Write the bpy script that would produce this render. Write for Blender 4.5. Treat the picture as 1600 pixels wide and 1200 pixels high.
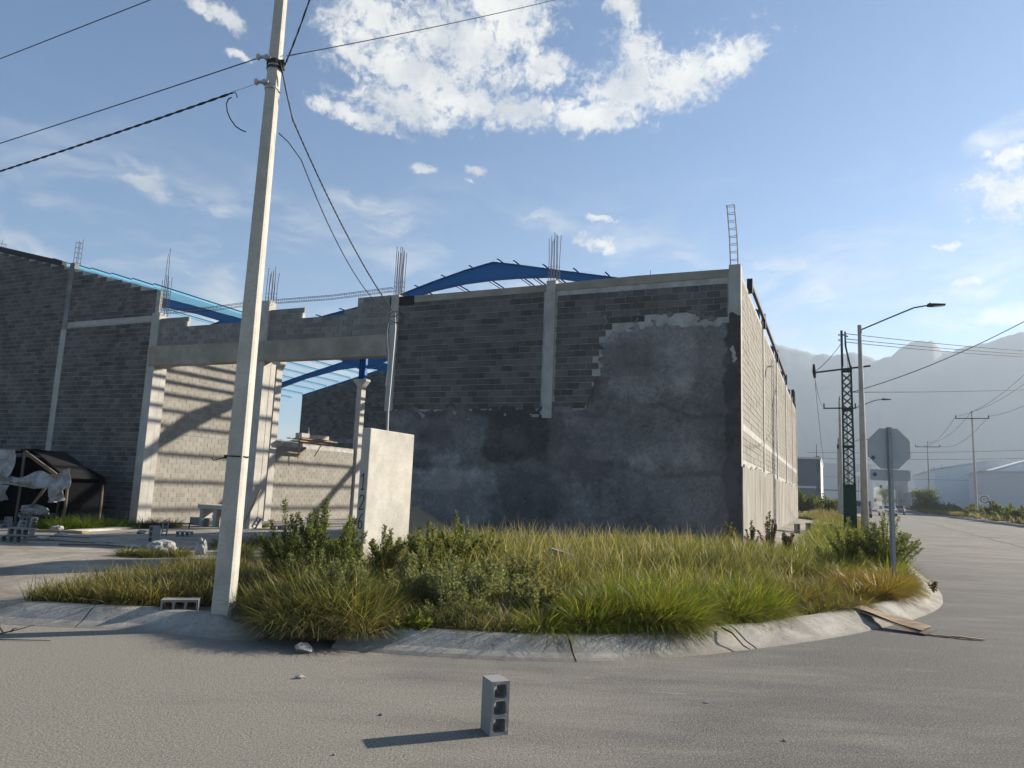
import bpy, math, random
import numpy as np
from mathutils import Vector, Matrix
random.seed(7); rng = np.random.default_rng(11)
for o in list(bpy.data.objects): bpy.data.objects.remove(o)
scene = bpy.context.scene
COL = scene.collection

# ------------------------------------------------------------------ camera
PITCH, ROLL, FPX = 0.143179, 0.041167, 1131.2
fwd = Vector((0, math.cos(PITCH), math.sin(PITCH)))
up0 = Vector((0, -math.sin(PITCH), math.cos(PITCH))); r0 = Vector((1, 0, 0))
right = r0*math.cos(ROLL) + up0*math.sin(ROLL)
up = -r0*math.sin(ROLL) + up0*math.cos(ROLL)
cam = bpy.data.cameras.new('camera'); camo = bpy.data.objects.new('camera', cam); COL.objects.link(camo)
M4 = Matrix((right, up, -fwd)).transposed().to_4x4(); M4.translation = (0, 0, 1.7)
camo.matrix_world = M4
cam.sensor_fit = 'HORIZONTAL'; cam.sensor_width = 36; cam.lens = FPX/1600*36
cam.clip_start = 0.1; cam.clip_end = 20000
scene.camera = camo

# ------------------------------------------------------------------ light
SUN_EL = math.radians(23.0)
sd = Vector((0.925*math.cos(SUN_EL), 0.380*math.cos(SUN_EL), math.sin(SUN_EL))).normalized()
sun = bpy.data.lights.new('sun', 'SUN'); suno = bpy.data.objects.new('sun', sun); COL.objects.link(suno)
sun.energy = 5.0; sun.angle = math.radians(0.53); sun.color = (1.0, 0.90, 0.76)
suno.rotation_euler = sd.to_track_quat('Z', 'Y').to_euler(); suno.location = (40, 20, 60)
vs = scene.view_settings
vs.view_transform = 'Standard'; vs.look = 'None'; vs.gamma = 1; vs.use_curve_mapping = False
vs.exposure = 1.35

world = bpy.data.worlds.new('World'); scene.world = world; world.use_nodes = True
wt = world.node_tree; wt.nodes.clear()
class NT:
    """tiny helper to write node trees"""
    def __init__(s, t): s.t = t
    def n(s, typ, **kw):
        nd = s.t.nodes.new(typ)
        for k, v in kw.items():
            if k.startswith('i_'):
                nd.inputs[k[2:].replace('_', ' ')].default_value = v
            else: setattr(nd, k, v)
        return nd
    def l(s, a, b): s.t.links.new(a, b)
    def put(s, sock, v):
        if hasattr(v, 'is_output'): s.l(v, sock)
        else: sock.default_value = v
    def m(s, op, a, b=None, c=None, clamp=False):
        nd = s.n('ShaderNodeMath', operation=op); nd.use_clamp = clamp
        for i, v in enumerate((a, b, c)):
            if v is not None: s.put(nd.inputs[i], v)
        return nd.outputs[0]
    def vm(s, op, a, b=None):
        nd = s.n('ShaderNodeVectorMath', operation=op)
        s.put(nd.inputs[0], a)
        if b is not None: s.put(nd.inputs[1], b)
        return nd.outputs['Value'] if op in ('LENGTH', 'DOT_PRODUCT', 'DISTANCE') else nd.outputs[0]
    def noise(s, vec, scale, detail=4, rough=.55, dist=0, out='Fac'):
        nd = s.n('ShaderNodeTexNoise'); s.put(nd.inputs['Vector'], vec)
        nd.inputs['Scale'].default_value = scale; nd.inputs['Detail'].default_value = detail
        nd.inputs['Roughness'].default_value = rough; nd.inputs['Distortion'].default_value = dist
        return nd.outputs[out]
    def ramp(s, fac, stops, interp='LINEAR'):
        nd = s.n('ShaderNodeValToRGB'); nd.color_ramp.interpolation = interp
        e = nd.color_ramp.elements
        while len(e) < len(stops): e.new(0.5)
        for i, (p, c) in enumerate(stops):
            e[i].position = p
            e[i].color = (c, c, c, 1) if isinstance(c, (int, float)) else (*c, 1)
        s.put(nd.inputs[0], fac); return nd.outputs[0]
    def mix(s, fac, a, b, mode='MIX'):
        nd = s.n('ShaderNodeMix', data_type='RGBA', blend_type=mode)
        s.put(nd.inputs[0], fac)
        for i, v in ((6, a), (7, b)):
            s.put(nd.inputs[i], v if hasattr(v, 'is_output') else (*v, 1))
        return nd.outputs[2]
    def sstep(s, x, a, b):
        nd = s.n('ShaderNodeMapRange', interpolation_type='SMOOTHSTEP')
        s.put(nd.inputs[0], x); nd.inputs[1].default_value = a; nd.inputs[2].default_value = b
        return nd.outputs[0]
W_ = NT(wt)
sky = W_.n('ShaderNodeTexSky', sky_type='NISHITA', sun_disc=False, sun_elevation=SUN_EL,
           sun_rotation=math.atan2(sd.x, sd.y), altitude=600, air_density=1.0, dust_density=0.25, ozone_density=3.0)
tc = W_.n('ShaderNodeTexCoord'); D = tc.outputs['Generated']
sep = W_.n('ShaderNodeSeparateXYZ'); W_.l(D, sep.inputs[0])
az = W_.m('ARCTAN2', sep.outputs[0], sep.outputs[1]); el = W_.m('ARCSINE', sep.outputs[2])
comb = W_.n('ShaderNodeCombineXYZ'); W_.l(az, comb.inputs[0]); W_.l(el, comb.inputs[1]); AE = comb.outputs[0]
# warped angular position (azimuth, elevation) so that clouds have torn outlines
nz1 = W_.noise(AE, 5.5, 6, .6, 0, 'Color'); w1 = W_.vm('SUBTRACT', nz1, (0.5, 0.5, 0.5))
nz2 = W_.noise(AE, 26, 5, .62, 0, 'Color'); w2 = W_.vm('SUBTRACT', nz2, (0.5, 0.5, 0.5))
wsum = W_.vm('ADD', W_.vm('MULTIPLY', w1, (0.075, 0.05, 0)), W_.vm('MULTIPLY', w2, (0.030, 0.024, 0)))
AEw = W_.vm('ADD', AE, wsum)
def blob(caz, cel, ra, re, rot=0.0):
    v = W_.vm('SUBTRACT', AEw, (caz, cel, 0))
    nd = W_.n('ShaderNodeVectorRotate', rotation_type='Z_AXIS'); W_.l(v, nd.inputs['Vector']); nd.inputs['Angle'].default_value = -rot
    v = W_.vm('MULTIPLY', nd.outputs[0], (1/ra, 1/re, 0))
    return W_.m('SUBTRACT', 1.0, W_.vm('LENGTH', v))
CLOUDS = [(-0.221, 0.592, 0.089, 0.043, -0.04), (-0.17, 0.544, 0.113, 0.05, -0.14), (-0.112, 0.516, 0.132, 0.039, -0.09), (-0.166, 0.499, 0.102, 0.029, -0.04), (-0.017, 0.506, 0.113, 0.026, -0.04), (0.106, 0.504, 0.103, 0.026, 0.06), (0.161, 0.537, 0.103, 0.044, 0.31), (0.234, 0.544, 0.107, 0.036, 0.26), (0.305, 0.554, 0.05, 0.022, 0.26), (-0.098, 0.584, 0.124, 0.048, -0.34), (-0.032, 0.613, 0.087, 0.047, -0.24), (-0.242, 0.48, 0.078, 0.014, -0.14), (0.169, 0.577, 0.052, 0.028, -0.24), (0.145, 0.617, 0.038, 0.022, -0.44), (-0.44, 0.563, 0.052, 0.013, -0.24), (-0.405, 0.526, 0.021, 0.005, -0.04), (-0.245, 0.553, 0.046, 0.016, -0.24), (0.028, 0.557, 0.057, 0.024, -0.24), (-0.144, 0.421, 0.018, 0.009, -0.04), (-0.068, 0.422, 0.016, 0.009, -0.04), (-0.084, 0.411, 0.006, 0.003, -0.04), (0.111, 0.339, 0.038, 0.015, -0.24), (0.114, 0.37, 0.026, 0.006, -0.14), (0.566, 0.26, 0.025, 0.007, 0.06), (0.624, 0.355, 0.053, 0.039, 0.16), (0.623, 0.394, 0.038, 0.01, 0.16), (0.554, 0.305, 0.02, 0.005, -0.14)]   # azimuth, elevation, half-widths, tilt: the torn cumulus bank and its small companions
# the same kind of cumulus goes on round the sky outside the photograph
for k in range(12):
    a_ = 1.15 + k*0.37 + random.uniform(-.1, .1)
    if a_ > math.pi: a_ -= 2*math.pi
    e_ = random.uniform(.3, .85)
    CLOUDS.append((a_, e_, random.uniform(.1, .3), random.uniform(.03, .08), random.uniform(-.3, .3)))
acc = None
for c in CLOUDS:
    b = blob(*c); acc = b if acc is None else W_.m('MAXIMUM', acc, b)
tex = W_.noise(W_.vm('MULTIPLY', AE, (1, 1.4, 1)), 30, 8, .66, .4)
dens = W_.m('ADD', acc, W_.m('MULTIPLY', W_.m('SUBTRACT', tex, 0.5), 2.5))
tex2 = W_.noise(AEw, 120, 5, .6, .6)
dens = W_.m('ADD', dens, W_.m('MULTIPLY', W_.m('SUBTRACT', tex2, 0.5), 1.3))
cum = W_.sstep(dens, -0.15, 0.75)
# thin high wisps everywhere low in the sky, stretched sideways
stretch = W_.vm('MULTIPLY', AEw, (3.2, 12.0, 1))
wisp = W_.noise(stretch, 1.4, 7, .58, .5)
wm = W_.m('MULTIPLY', W_.sstep(wisp, .46, .70), W_.sstep(el, .46, .24))
wm = W_.m('MULTIPLY', wm, W_.sstep(el, .0, .08))
wm = W_.m('MULTIPLY', wm, 0.75)
WISPS = [(0.416, 0.301, 0.143, 0.024, 0.01), (0.385, 0.267, 0.093, 0.029, -0.14), (0.447, 0.317, 0.075, 0.009, 0.26), (0.551, 0.246, 0.101, 0.017, 0.01), (0.618, 0.415, 0.046, 0.018, 0.26), (-0.481, 0.351, 0.082, 0.022, -0.39), (-0.418, 0.34, 0.068, 0.016, -0.04), (-0.191, 0.348, 0.054, 0.034, 0.56), (-0.4, 0.239, 0.05, 0.024, 0.36), (0.036, 0.366, 0.055, 0.017, -0.24), (-0.229, 0.377, 0.054, 0.017, -0.04), (0.218, 0.32, 0.054, 0.01, 0.06), (-0.613, 0.255, 0.067, 0.018, -0.24), (0.384, 0.214, 0.101, 0.016, -0.04), (0.595, 0.215, 0.09, 0.018, -0.04)]
accw = None
for c in WISPS:
    b = blob(*c); accw = b if accw is None else W_.m('MAXIMUM', accw, b)
fine = W_.noise(W_.vm('MULTIPLY', AEw, (5, 14, 1)), 2.2, 7, .62, .8)
wm2 = W_.m('MULTIPLY', W_.m('MULTIPLY', W_.sstep(accw, -.25, .8), W_.sstep(fine, .34, .66)), .72)
wm = W_.m('MAXIMUM', wm, wm2)
mask = W_.m('MAXIMUM', cum, wm, clamp=True)
shade = W_.noise(AEw, 11, 5, .6)
ccol = W_.mix(W_.sstep(shade, .32, .66), (0.215, 0.23, 0.25), (0.37, 0.365, 0.345))
hs = W_.n('ShaderNodeHueSaturation'); hs.inputs['Saturation'].default_value = 1.22; W_.l(sky.outputs[0], hs.inputs['Color'])
skyc = W_.n('ShaderNodeVectorMath', operation='SCALE'); W_.l(hs.outputs[0], skyc.inputs[0]); skyc.inputs[3].default_value = 0.054
bgc = W_.mix(mask, skyc.outputs[0], ccol)
bg = W_.n('ShaderNodeBackground'); W_.l(bgc, bg.inputs[0]); bg.inputs[1].default_value = 1.0
wo = W_.n('ShaderNodeOutputWorld'); W_.l(bg.outputs[0], wo.inputs[0])

# ------------------------------------------------------------------ building frame: x = along the facade to the right (w), y = into the block (v)
ANG = 0.417862; CX, CY = 6.412, 20.024
CA, SA = math.cos(ANG), math.sin(ANG)
def LW(w, v, z=0.0):  # local -> world
    return Vector((CX + w*CA + v*SA, CY - w*SA + v*CA, z))
def WL(x, y):
    dx, dy = x-CX, y-CY
    return dx*CA - dy*SA, dx*SA + dy*CA

# ------------------------------------------------------------------ materials
MATS = {}
def mat(name, build):
    m = bpy.data.materials.new(name); m.use_nodes = True
    t = m.node_tree; t.nodes.clear(); N = NT(t)
    out = N.n('ShaderNodeOutputMaterial')
    sh = build(N); N.l(sh, out.inputs[0]); MATS[name] = m
    return m
def pbr(N, color, rough=.8, bump=None, bstr=.3, bdist=.01, metal=0.0, spec=.3):
    p = N.n('ShaderNodeBsdfPrincipled')
    N.put(p.inputs['Base Color'], color if hasattr(color, 'is_output') else (*color, 1))
    N.put(p.inputs['Roughness'], rough); N.put(p.inputs['Metallic'], metal)
    p.inputs['Specular IOR Level'].default_value = spec
    if bump is not None:
        b = N.n('ShaderNodeBump'); b.inputs['Strength'].default_value = bstr; b.inputs['Distance'].default_value = bdist
        N.l(bump, b.inputs['Height']); N.l(b.outputs[0], p.inputs['Normal'])
    return p.outputs[0]
def gpos(N): return N.n('ShaderNodeNewGeometry').outputs['Position']
def opos(N): return N.n('ShaderNodeTexCoord').outputs['Object']
def concrete(c1, c2, scale=3.0, fine=60, rough=.88, streak=False):
    def b(N):
        P = gpos(N)
        v = N.vm('MULTIPLY', P, (1, 1, .25)) if streak else P
        a = N.noise(v, scale, 6, .6); f = N.noise(P, fine*.6, 6, .75)
        s = N.noise(P, scale*.35, 3, .5)
        c = N.mix(N.sstep(a, .3, .7), c1, c2)
        c = N.mix(N.m('MULTIPLY', N.sstep(s, .45, .75), .35), c, tuple(x*.72 for x in c1))
        c = N.mix(N.m('MULTIPLY', N.sstep(f, .50, .70), .5), c, tuple(x*.5 for x in c1))
        return pbr(N, c, rough, N.m('ADD', f, N.m('MULTIPLY', a, .8)), .35, .006)
    return b
mat('concrete', concrete((.34, .325, .30), (.43, .415, .38), 2.2, 70))
mat('concrete_pale', concrete((.36, .345, .31), (.47, .45, .40), 2.6, 50))
def kerbmat(N):
    P = gpos(N); a = N.noise(P, 1.7, 7, .7, .5); f = N.noise(P, 38, 6, .78); g = N.noise(P, 7, 6, .72, 1.0)
    c = N.ramp(a, [(.32, (.17, .155, .13)), (.5, (.29, .275, .24)), (.68, (.41, .385, .335))])
    c = N.mix(N.m('MULTIPLY', N.sstep(g, .52, .68), .55), c, (.15, .135, .115))
    c = N.mix(N.m('MULTIPLY', N.sstep(f, .5, .66), .5), c, (.13, .12, .105))
    sp = N.n('ShaderNodeSeparateXYZ'); N.l(P, sp.inputs[0])
    lo = N.m('MULTIPLY', N.sstep(N.m('ADD', sp.outputs[2], N.m('MULTIPLY', N.m('SUBTRACT', g, .5), .10)), .045, .0), .6)   # silt washed against the gutter line
    c = N.mix(lo, c, (.21, .19, .155))
    return pbr(N, c, .92, N.m('ADD', f, g), .6, .012)
mat('concrete_kerb', kerbmat)
mat('concrete_beam', concrete((.25, .222, .18), (.36, .325, .27), 1.4, 40))
mat('concrete_dark', concrete((.15, .15, .15), (.24, .235, .23), 2.0, 60))
mat('mortar', concrete((.30, .29, .275), (.46, .445, .42), 3, 80))
def blockmat(rand, lo, hi):
    def b(N):
        P = gpos(N); f = N.noise(P, 85, 4, .65); a = N.noise(P, 1.1, 4, .6); g = N.noise(P, 9, 4, .6)
        if rand == 'obj': r = N.n('ShaderNodeObjectInfo').outputs['Random']
        else: r = N.n('ShaderNodeNewGeometry').outputs['Random Per Island']
        r2 = N.m('ADD', N.m('MULTIPLY', r, .62), N.m('MULTIPLY', N.sstep(a, .3, .7), .38))
        c = N.mix(r2, lo, hi)
        c = N.mix(N.m('MULTIPLY', N.sstep(f, .5, .75), .45), c, tuple(x*.45 for x in lo))
        c = N.mix(N.m('MULTIPLY', N.sstep(g, .58, .78), .22), c, (.38, .37, .35))
        return pbr(N, c, .93, f, .5, .006)
    return b
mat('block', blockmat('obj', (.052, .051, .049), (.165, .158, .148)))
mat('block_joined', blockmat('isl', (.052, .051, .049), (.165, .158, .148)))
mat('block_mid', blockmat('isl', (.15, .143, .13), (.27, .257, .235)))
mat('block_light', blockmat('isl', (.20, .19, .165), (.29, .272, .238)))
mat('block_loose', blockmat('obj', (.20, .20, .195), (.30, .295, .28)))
def plaster(N):
    P = gpos(N)
    at = N.n('ShaderNodeAttribute', attribute_name='tone').outputs['Fac']
    a = N.noise(P, 2.3, 7, .65, .6); f = N.noise(P, 22, 6, .75); g = N.noise(P, 5.5, 8, .78, 1.6)
    t = N.m('ADD', at, N.m('MULTIPLY', N.m('SUBTRACT', a, .5), .55))
    t = N.m('ADD', t, N.m('MULTIPLY', N.m('SUBTRACT', g, .5), 1.0))
    t = N.m('ADD', t, N.m('MULTIPLY', N.m('SUBTRACT', f, .5), .35))
    c = N.ramp(t, [(.0, (.065, .062, .059)), (.33, (.125, .120, .116)), (.58, (.21, .20, .195)), (.9, (.38, .36, .34))])
    pk = N.noise(P, .9, 3, .5)
    c = N.mix(N.m('MULTIPLY', N.sstep(pk, .50, .66), .30), c, (.20, .165, .175))
    h = N.m('ADD', N.m('MULTIPLY', g, 1.0), N.m('MULTIPLY', f, .5))
    return pbr(N, c, .95, h, .9, .035)
mat('plaster', plaster)
def plaster_lit(N):
    P = gpos(N)
    v = N.vm('MULTIPLY', P, (1, 1, .12)); a = N.noise(v, 3.2, 6, .65); f = N.noise(P, 45, 4, .6)
    c = N.ramp(a, [(.32, (.12, .112, .10)), (.48, (.22, .207, .183)), (.66, (.34, .32, .28))])
    return pbr(N, c, .95, N.m('ADD', f, a), .5, .01)
mat('plaster_streaked', plaster_lit)
def asphalt(N):
    P = gpos(N)
    f = N.noise(P, 62, 5, .8); m_ = N.noise(P, 19, 5, .7)
    a = N.noise(N.vm('MULTIPLY', P, (.6, 1.4, 1)), .55, 7, .62, .4); s = N.noise(N.vm('MULTIPLY', P, (.5, 2.2, 1)), 1.6, 6, .65, .3)
    sp = N.n('ShaderNodeSeparateXYZ'); N.l(P, sp.inputs[0])
    gx = N.m('MULTIPLY', N.sstep(sp.outputs[0], 5.0, -4.0), .50)      # dust carried out of the building site on the left
    far = N.m('MULTIPLY', N.sstep(sp.outputs[1], 13, 30), .22)         # and over the road beyond the bend
    d = N.m('ADD', N.m('ADD', N.m('MULTIPLY', a, .8), N.m('MULTIPLY', s, .5)), N.m('ADD', gx, far))
    base = N.ramp(f, [(.36, (.030, .029, .028)), (.47, (.085, .081, .077)), (.55, (.135, .128, .12)), (.66, (.31, .295, .27))])
    base = N.mix(N.m('MULTIPLY', N.sstep(m_, .45, .7), .4), base, (.085, .08, .075))
    dust = N.ramp(f, [(.36, (.10, .092, .078)), (.47, (.215, .20, .168)), (.56, (.28, .26, .215)), (.68, (.40, .375, .315))])
    c = N.mix(N.m('MULTIPLY', N.sstep(d, .58, 1.10), .88), base, dust)
    sp2 = N.noise(N.vm('MULTIPLY', P, (.8, 1.9, 1)), 2.1, 5, .6, .6)
    c = N.mix(N.m('MULTIPLY', N.sstep(sp2, .66, .76), .55), c, (.40, .355, .255))      # spilled sand
    return pbr(N, c, .9, N.m('ADD', f, N.m('MULTIPLY', m_, .6)), .8, .012)
mat('asphalt', asphalt)
def dirt(N):
    P = gpos(N)
    f = N.noise(P, 26, 6, .75); a = N.noise(P, .8, 7, .65, .8); g = N.noise(P, 4, 6, .7)
    c = N.ramp(a, [(.32, (.15, .125, .095)), (.48, (.27, .24, .195)), (.66, (.38, .345, .285))])
    c = N.mix(N.m('MULTIPLY', N.sstep(g, .48, .68), .55), c, (.14, .12, .092))
    c = N.mix(N.m('MULTIPLY', N.sstep(f, .55, .75), .5), c, (.14, .125, .105))
    return pbr(N, c, .95, N.m('ADD', f, g), .6, .02)
mat('dirt', dirt)
def farland(N):
    P = gpos(N); a = N.noise(P, .02, 6, .6); g = N.noise(P, .3, 5, .6)
    c = N.ramp(a, [(.3, (.10, .105, .06)), (.5, (.16, .15, .10)), (.7, (.22, .20, .15))])
    c = N.mix(N.m('MULTIPLY', g, .4), c, (.09, .095, .05))
    return pbr(N, c, .95)
mat('scrubland', farland)
def rock(N):
    P = gpos(N); a = N.noise(P, .006, 8, .65); g = N.noise(N.vm('MULTIPLY', P, (1, 1, .3)), .02, 6, .65)
    c = N.mix(N.sstep(a, .35, .65), (.07, .08, .075), (.13, .135, .13)); c = N.mix(N.m('MULTIPLY', g, .5), c, (.06, .07, .055))
    return pbr(N, c, .95)
mat('mountain_rock', rock)
def paint(c, rough=.45, wear=.25, metal=0.0):
    def b(N):
        P = gpos(N); a = N.noise(P, 4, 5, .6); f = N.noise(P, 40, 3, .6)
        col = N.mix(N.m('MULTIPLY', N.sstep(a, .45, .75), wear), c, tuple(x*.6+.03 for x in c))
        return pbr(N, col, N.m('ADD', rough, N.m('MULTIPLY', f, .12)), f, .08, .002, metal)
    return b
mat('blue_paint', paint((.012, .105, .30), .5))
mat('cyan_paint', paint((.045, .24, .40), .55))
mat('green_paint', paint((.004, .038, .024), .55))
mat('dark_steel', paint((.02, .022, .026), .6))
mat('rusty_steel', paint((.06, .045, .04), .7, .6))
mat('galvanised', paint((.32, .33, .34), .5, .35, .35))
mat('sign_back', paint((.46, .47, .46), .6, .3, .0))
mat('white_paint', paint((.82, .81, .79), .6))
mat('off_white', paint((.78, .77, .75), .7))
mat('grey_paint', paint((.20, .205, .215), .7))
mat('mid_grey', paint((.62, .60, .585), .7))
mat('red_paint', paint((.45, .03, .02), .5))
mat('sticker_blue', paint((.03, .09, .26), .5))
mat('black_paint', paint((.012, .012, .013), .6))
mat('rubber', paint((.018, .018, .018), .8))
mat('car_white', paint((.62, .62, .62), .25, .05))
mat('car_silver', paint((.36, .37, .38), .25, .05))
mat('glass_dark', lambda N: pbr(N, (.015, .02, .024), .08, spec=.6))
mat('lens_clear', lambda N: pbr(N, (.5, .5, .48), .2, spec=.6))
mat('ceramic', paint((.45, .44, .42), .3))
mat('cable_black', paint((.012, .012, .014), .55))
mat('cable_grey', paint((.25, .26, .27), .4, .2, .4))
def wood(N):
    P = opos(N); a = N.noise(N.vm('MULTIPLY', P, (1.5, 18, 18)), 2, 5, .6); f = N.noise(P, 60, 3, .6)
    c = N.ramp(a, [(.3, (.16, .10, .06)), (.55, (.30, .21, .13)), (.75, (.40, .31, .21))])
    return pbr(N, c, .85, N.m('ADD', a, f), .3, .004)
mat('wood', wood)
def tarp(N):
    P = gpos(N); a = N.noise(P, 2.4, 6, .65, .8); f = N.noise(P, 30, 4, .6)
    c = N.ramp(a, [(.3, (.13, .125, .115)), (.5, (.28, .275, .265)), (.7, (.42, .42, .415))])
    return pbr(N, c, .6, N.m('ADD', a, f), .4, .01)
mat('tarp', tarp)
mat('dark_tarp_shaded', lambda N: pbr(N, (.007, .007, .0075), .95, spec=.05))  # black sheeting, darkened further: the shelter's shade is put into its colour
mat('weathered_wood', paint((.13, .10, .075), .85, .5))
def sand(N):
    P = gpos(N); f = N.noise(P, 70, 4, .7); a = N.noise(P, 3, 4, .6)
    c = N.mix(a, (.22, .17, .11), (.33, .26, .17))
    return pbr(N, c, .95, f, .6, .012)
mat('sand', sand)
def leafy(transl=.4, rough=.6):
    def b(N):
        ca = N.n('ShaderNodeAttribute', attribute_name='tint').outputs['Color']
        p = N.n('ShaderNodeBsdfPrincipled'); N.l(ca, p.inputs['Base Color']); p.inputs['Roughness'].default_value = rough
        p.inputs['Specular IOR Level'].default_value = .25
        t = N.n('ShaderNodeBsdfTranslucent')
        tcx = N.mix(1.0, ca, (1.0, 1.05, .55), 'MULTIPLY'); N.l(tcx, t.inputs[0])
        mx = N.n('ShaderNodeMixShader'); mx.inputs[0].default_value = transl
        N.l(p.outputs[0], mx.inputs[1]); N.l(t.outputs[0], mx.inputs[2]); return mx.outputs[0]
    return b
mat('foliage', leafy(.52)); mat('grass_blades', leafy(.45, .45))
mat('stem', paint((.11, .085, .045), .8))

# ------------------------------------------------------------------ mesh helpers
class MB:
    def __init__(s): s.v = []; s.f = []
    def add(s, vs_, fs_):
        o = len(s.v); s.v.extend([tuple(p) for p in vs_]); s.f.extend([tuple(i+o for i in f) for f in fs_]); return s
    def box(s, c, d, R=None):
        hx, hy, hz = d[0]/2, d[1]/2, d[2]/2
        P = [Vector((x, y, z)) for z in (-hz, hz) for x, y in ((-hx, -hy), (hx, -hy), (hx, hy), (-hx, hy))]
        if R is not None: P = [R @ p for p in P]
        P = [p + Vector(c) for p in P]
        return s.add(P, [(3, 2, 1, 0), (4, 5, 6, 7), (0, 1, 5, 4), (1, 2, 6, 5), (2, 3, 7, 6), (3, 0, 4, 7)])
    def bx(s, x0, x1, y0, y1, z0, z1): return s.box(((x0+x1)/2, (y0+y1)/2, (z0+z1)/2), (x1-x0, y1-y0, z1-z0))
    def tube(s, pts, r, n=8, cap=True):
        pts = [Vector(p) for p in pts]; k = len(pts)
        rs = r if isinstance(r, (list, tuple)) else [r]*k
        rings = []; prev = None
        for i in range(k):
            d = (pts[min(i+1, k-1)] - pts[max(i-1, 0)]).normalized()
            if prev is None:
                a = Vector((0, 0, 1)) if abs(d.z) < .9 else Vector((1, 0, 0)); x = d.cross(a).normalized()
            else: x = (prev - d*prev.dot(d)).normalized()
            prev = x; y = d.cross(x)
            rings.append([pts[i] + (x*math.cos(2*math.pi*j/n) + y*math.sin(2*math.pi*j/n))*rs[i] for j in range(n)])
        P = [p for rg in rings for p in rg]
        F = [(i*n+j, i*n+(j+1) % n, (i+1)*n+(j+1) % n, (i+1)*n+j) for i in range(k-1) for j in range(n)]
        if cap: F += [tuple(reversed(range(n))), tuple((k-1)*n+j for j in range(n))]
        return s.add(P, F)
    def bar(s, a, b, wd, ht=None, upv=(0, 0, 1)):
        a, b = Vector(a), Vector(b); ht = ht or wd; d = (b-a).normalized(); u_ = Vector(upv)
        if abs(d.dot(u_)) > .98: u_ = Vector((1, 0, 0))
        x = d.cross(u_).normalized()*(wd/2); y = x.cross(d).normalized()*(ht/2)
        P = [a-x-y, a+x-y, a+x+y, a-x+y, b-x-y, b+x-y, b+x+y, b-x+y]
        return s.add(P, [(0, 3, 2, 1), (4, 5, 6, 7), (0, 1, 5, 4), (1, 2, 6, 5), (2, 3, 7, 6), (3, 0, 4, 7)])
    def prism(s, poly, axis, t0, t1):
        """poly: list of 2-D points; axis 'y': poly in xz extruded along y, 'x': poly in yz, 'z': poly in xy"""
        mk = {'y': lambda a, b, t: (a, t, b), 'x': lambda a, b, t: (t, a, b), 'z': lambda a, b, t: (a, b, t)}[axis]
        n = len(poly); P = [mk(a, b, t0) for a, b in poly] + [mk(a, b, t1) for a, b in poly]
        F = [tuple(range(n)), tuple(reversed(range(n, 2*n)))] + [(i, n+i, n+(i+1) % n, (i+1) % n) for i in range(n)]
        return s.add(P, F)
    def build(s, name, m, parent=None, smooth=False, fix=True):
        me = bpy.data.meshes.new(name); me.from_pydata(s.v, [], s.f)
        if fix:
            import bmesh
            b = bmesh.new(); b.from_mesh(me); bmesh.ops.recalc_face_normals(b, faces=b.faces); b.to_mesh(me); b.free()
        me.materials.append(MATS[m])
        if smooth: me.polygons.foreach_set('use_smooth', [True]*len(me.polygons))
        o = bpy.data.objects.new(name, me); COL.objects.link(o)
        if parent is not None: o.parent = parent
        return o
def tag(o, label=None, cat=None, group=None, kind=None):
    if label: o['label'] = label
    if cat: o['category'] = cat
    if group: o['group'] = group
    if kind: o['kind'] = kind
    return o
def thing(name, loc, rz, label, cat, group=None):
    e = bpy.data.objects.new(name, None); COL.objects.link(e); e.location = loc; e.rotation_euler = (0, 0, rz)
    e.empty_display_size = .2
    return tag(e, label, cat, group)
def copy_tree(o, parent=None):
    c = o.copy(); COL.objects.link(c); c.parent = parent
    for ch in o.children: copy_tree(ch, c)
    return c
def bevel(o, wd, seg=2):
    md = o.modifiers.new('bevel', 'BEVEL'); md.width = wd; md.segments = seg; md.limit_method = 'ANGLE'; md.angle_limit = .6
    return o
def np_mesh(name, V, F, m, parent=None, smooth=False, tint=None, tone=None):
    """V (n,3), F (m,k) of equal-sided faces"""
    me = bpy.data.meshes.new(name); n, k = len(V), F.shape[1]
    me.vertices.add(n); me.vertices.foreach_set('co', np.ascontiguousarray(V, dtype=np.float32).ravel())
    me.loops.add(F.size); me.loops.foreach_set('vertex_index', np.ascontiguousarray(F, dtype=np.int32).ravel())
    me.polygons.add(len(F)); me.polygons.foreach_set('loop_start', np.arange(0, F.size, k, dtype=np.int32))
    if tint is not None:
        ca = me.attributes.new('tint', 'FLOAT_COLOR', 'POINT')
        ca.data.foreach_set('color', np.concatenate([tint, np.ones((n, 1))], 1).astype(np.float32).ravel())
    if tone is not None:
        ta = me.attributes.new('tone', 'FLOAT', 'POINT'); ta.data.foreach_set('value', tone.astype(np.float32))
    me.update(calc_edges=True)
    me.polygons.foreach_set('use_smooth', np.full(len(F), smooth))
    me.materials.append(MATS[m])
    o = bpy.data.objects.new(name, me); COL.objects.link(o)
    if parent is not None: o.parent = parent
    return o
# value noise for shapes
_perm = rng.random((64, 64, 8))
def vnoise(x, y, k=0):
    x = np.asarray(x, float); y = np.asarray(y, float)
    xi = np.floor(x).astype(int); yi = np.floor(y).astype(int); fx = x-xi; fy = y-yi
    fx = fx*fx*(3-2*fx); fy = fy*fy*(3-2*fy); p = _perm[:, :, k % 8]
    g = lambda a, b: p[a % 64, b % 64]
    return (g(xi, yi)*(1-fx)+g(xi+1, yi)*fx)*(1-fy)+(g(xi, yi+1)*(1-fx)+g(xi+1, yi+1)*fx)*fy
def fbm(x, y, k=0, o=4):
    s = 0; a = .5; t = 0
    for i in range(o): s = s + a*vnoise(np.asarray(x)*2**i+i*7.3, np.asarray(y)*2**i+i*3.1, k+i); t += a; a *= .55
    return s/t
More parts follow.
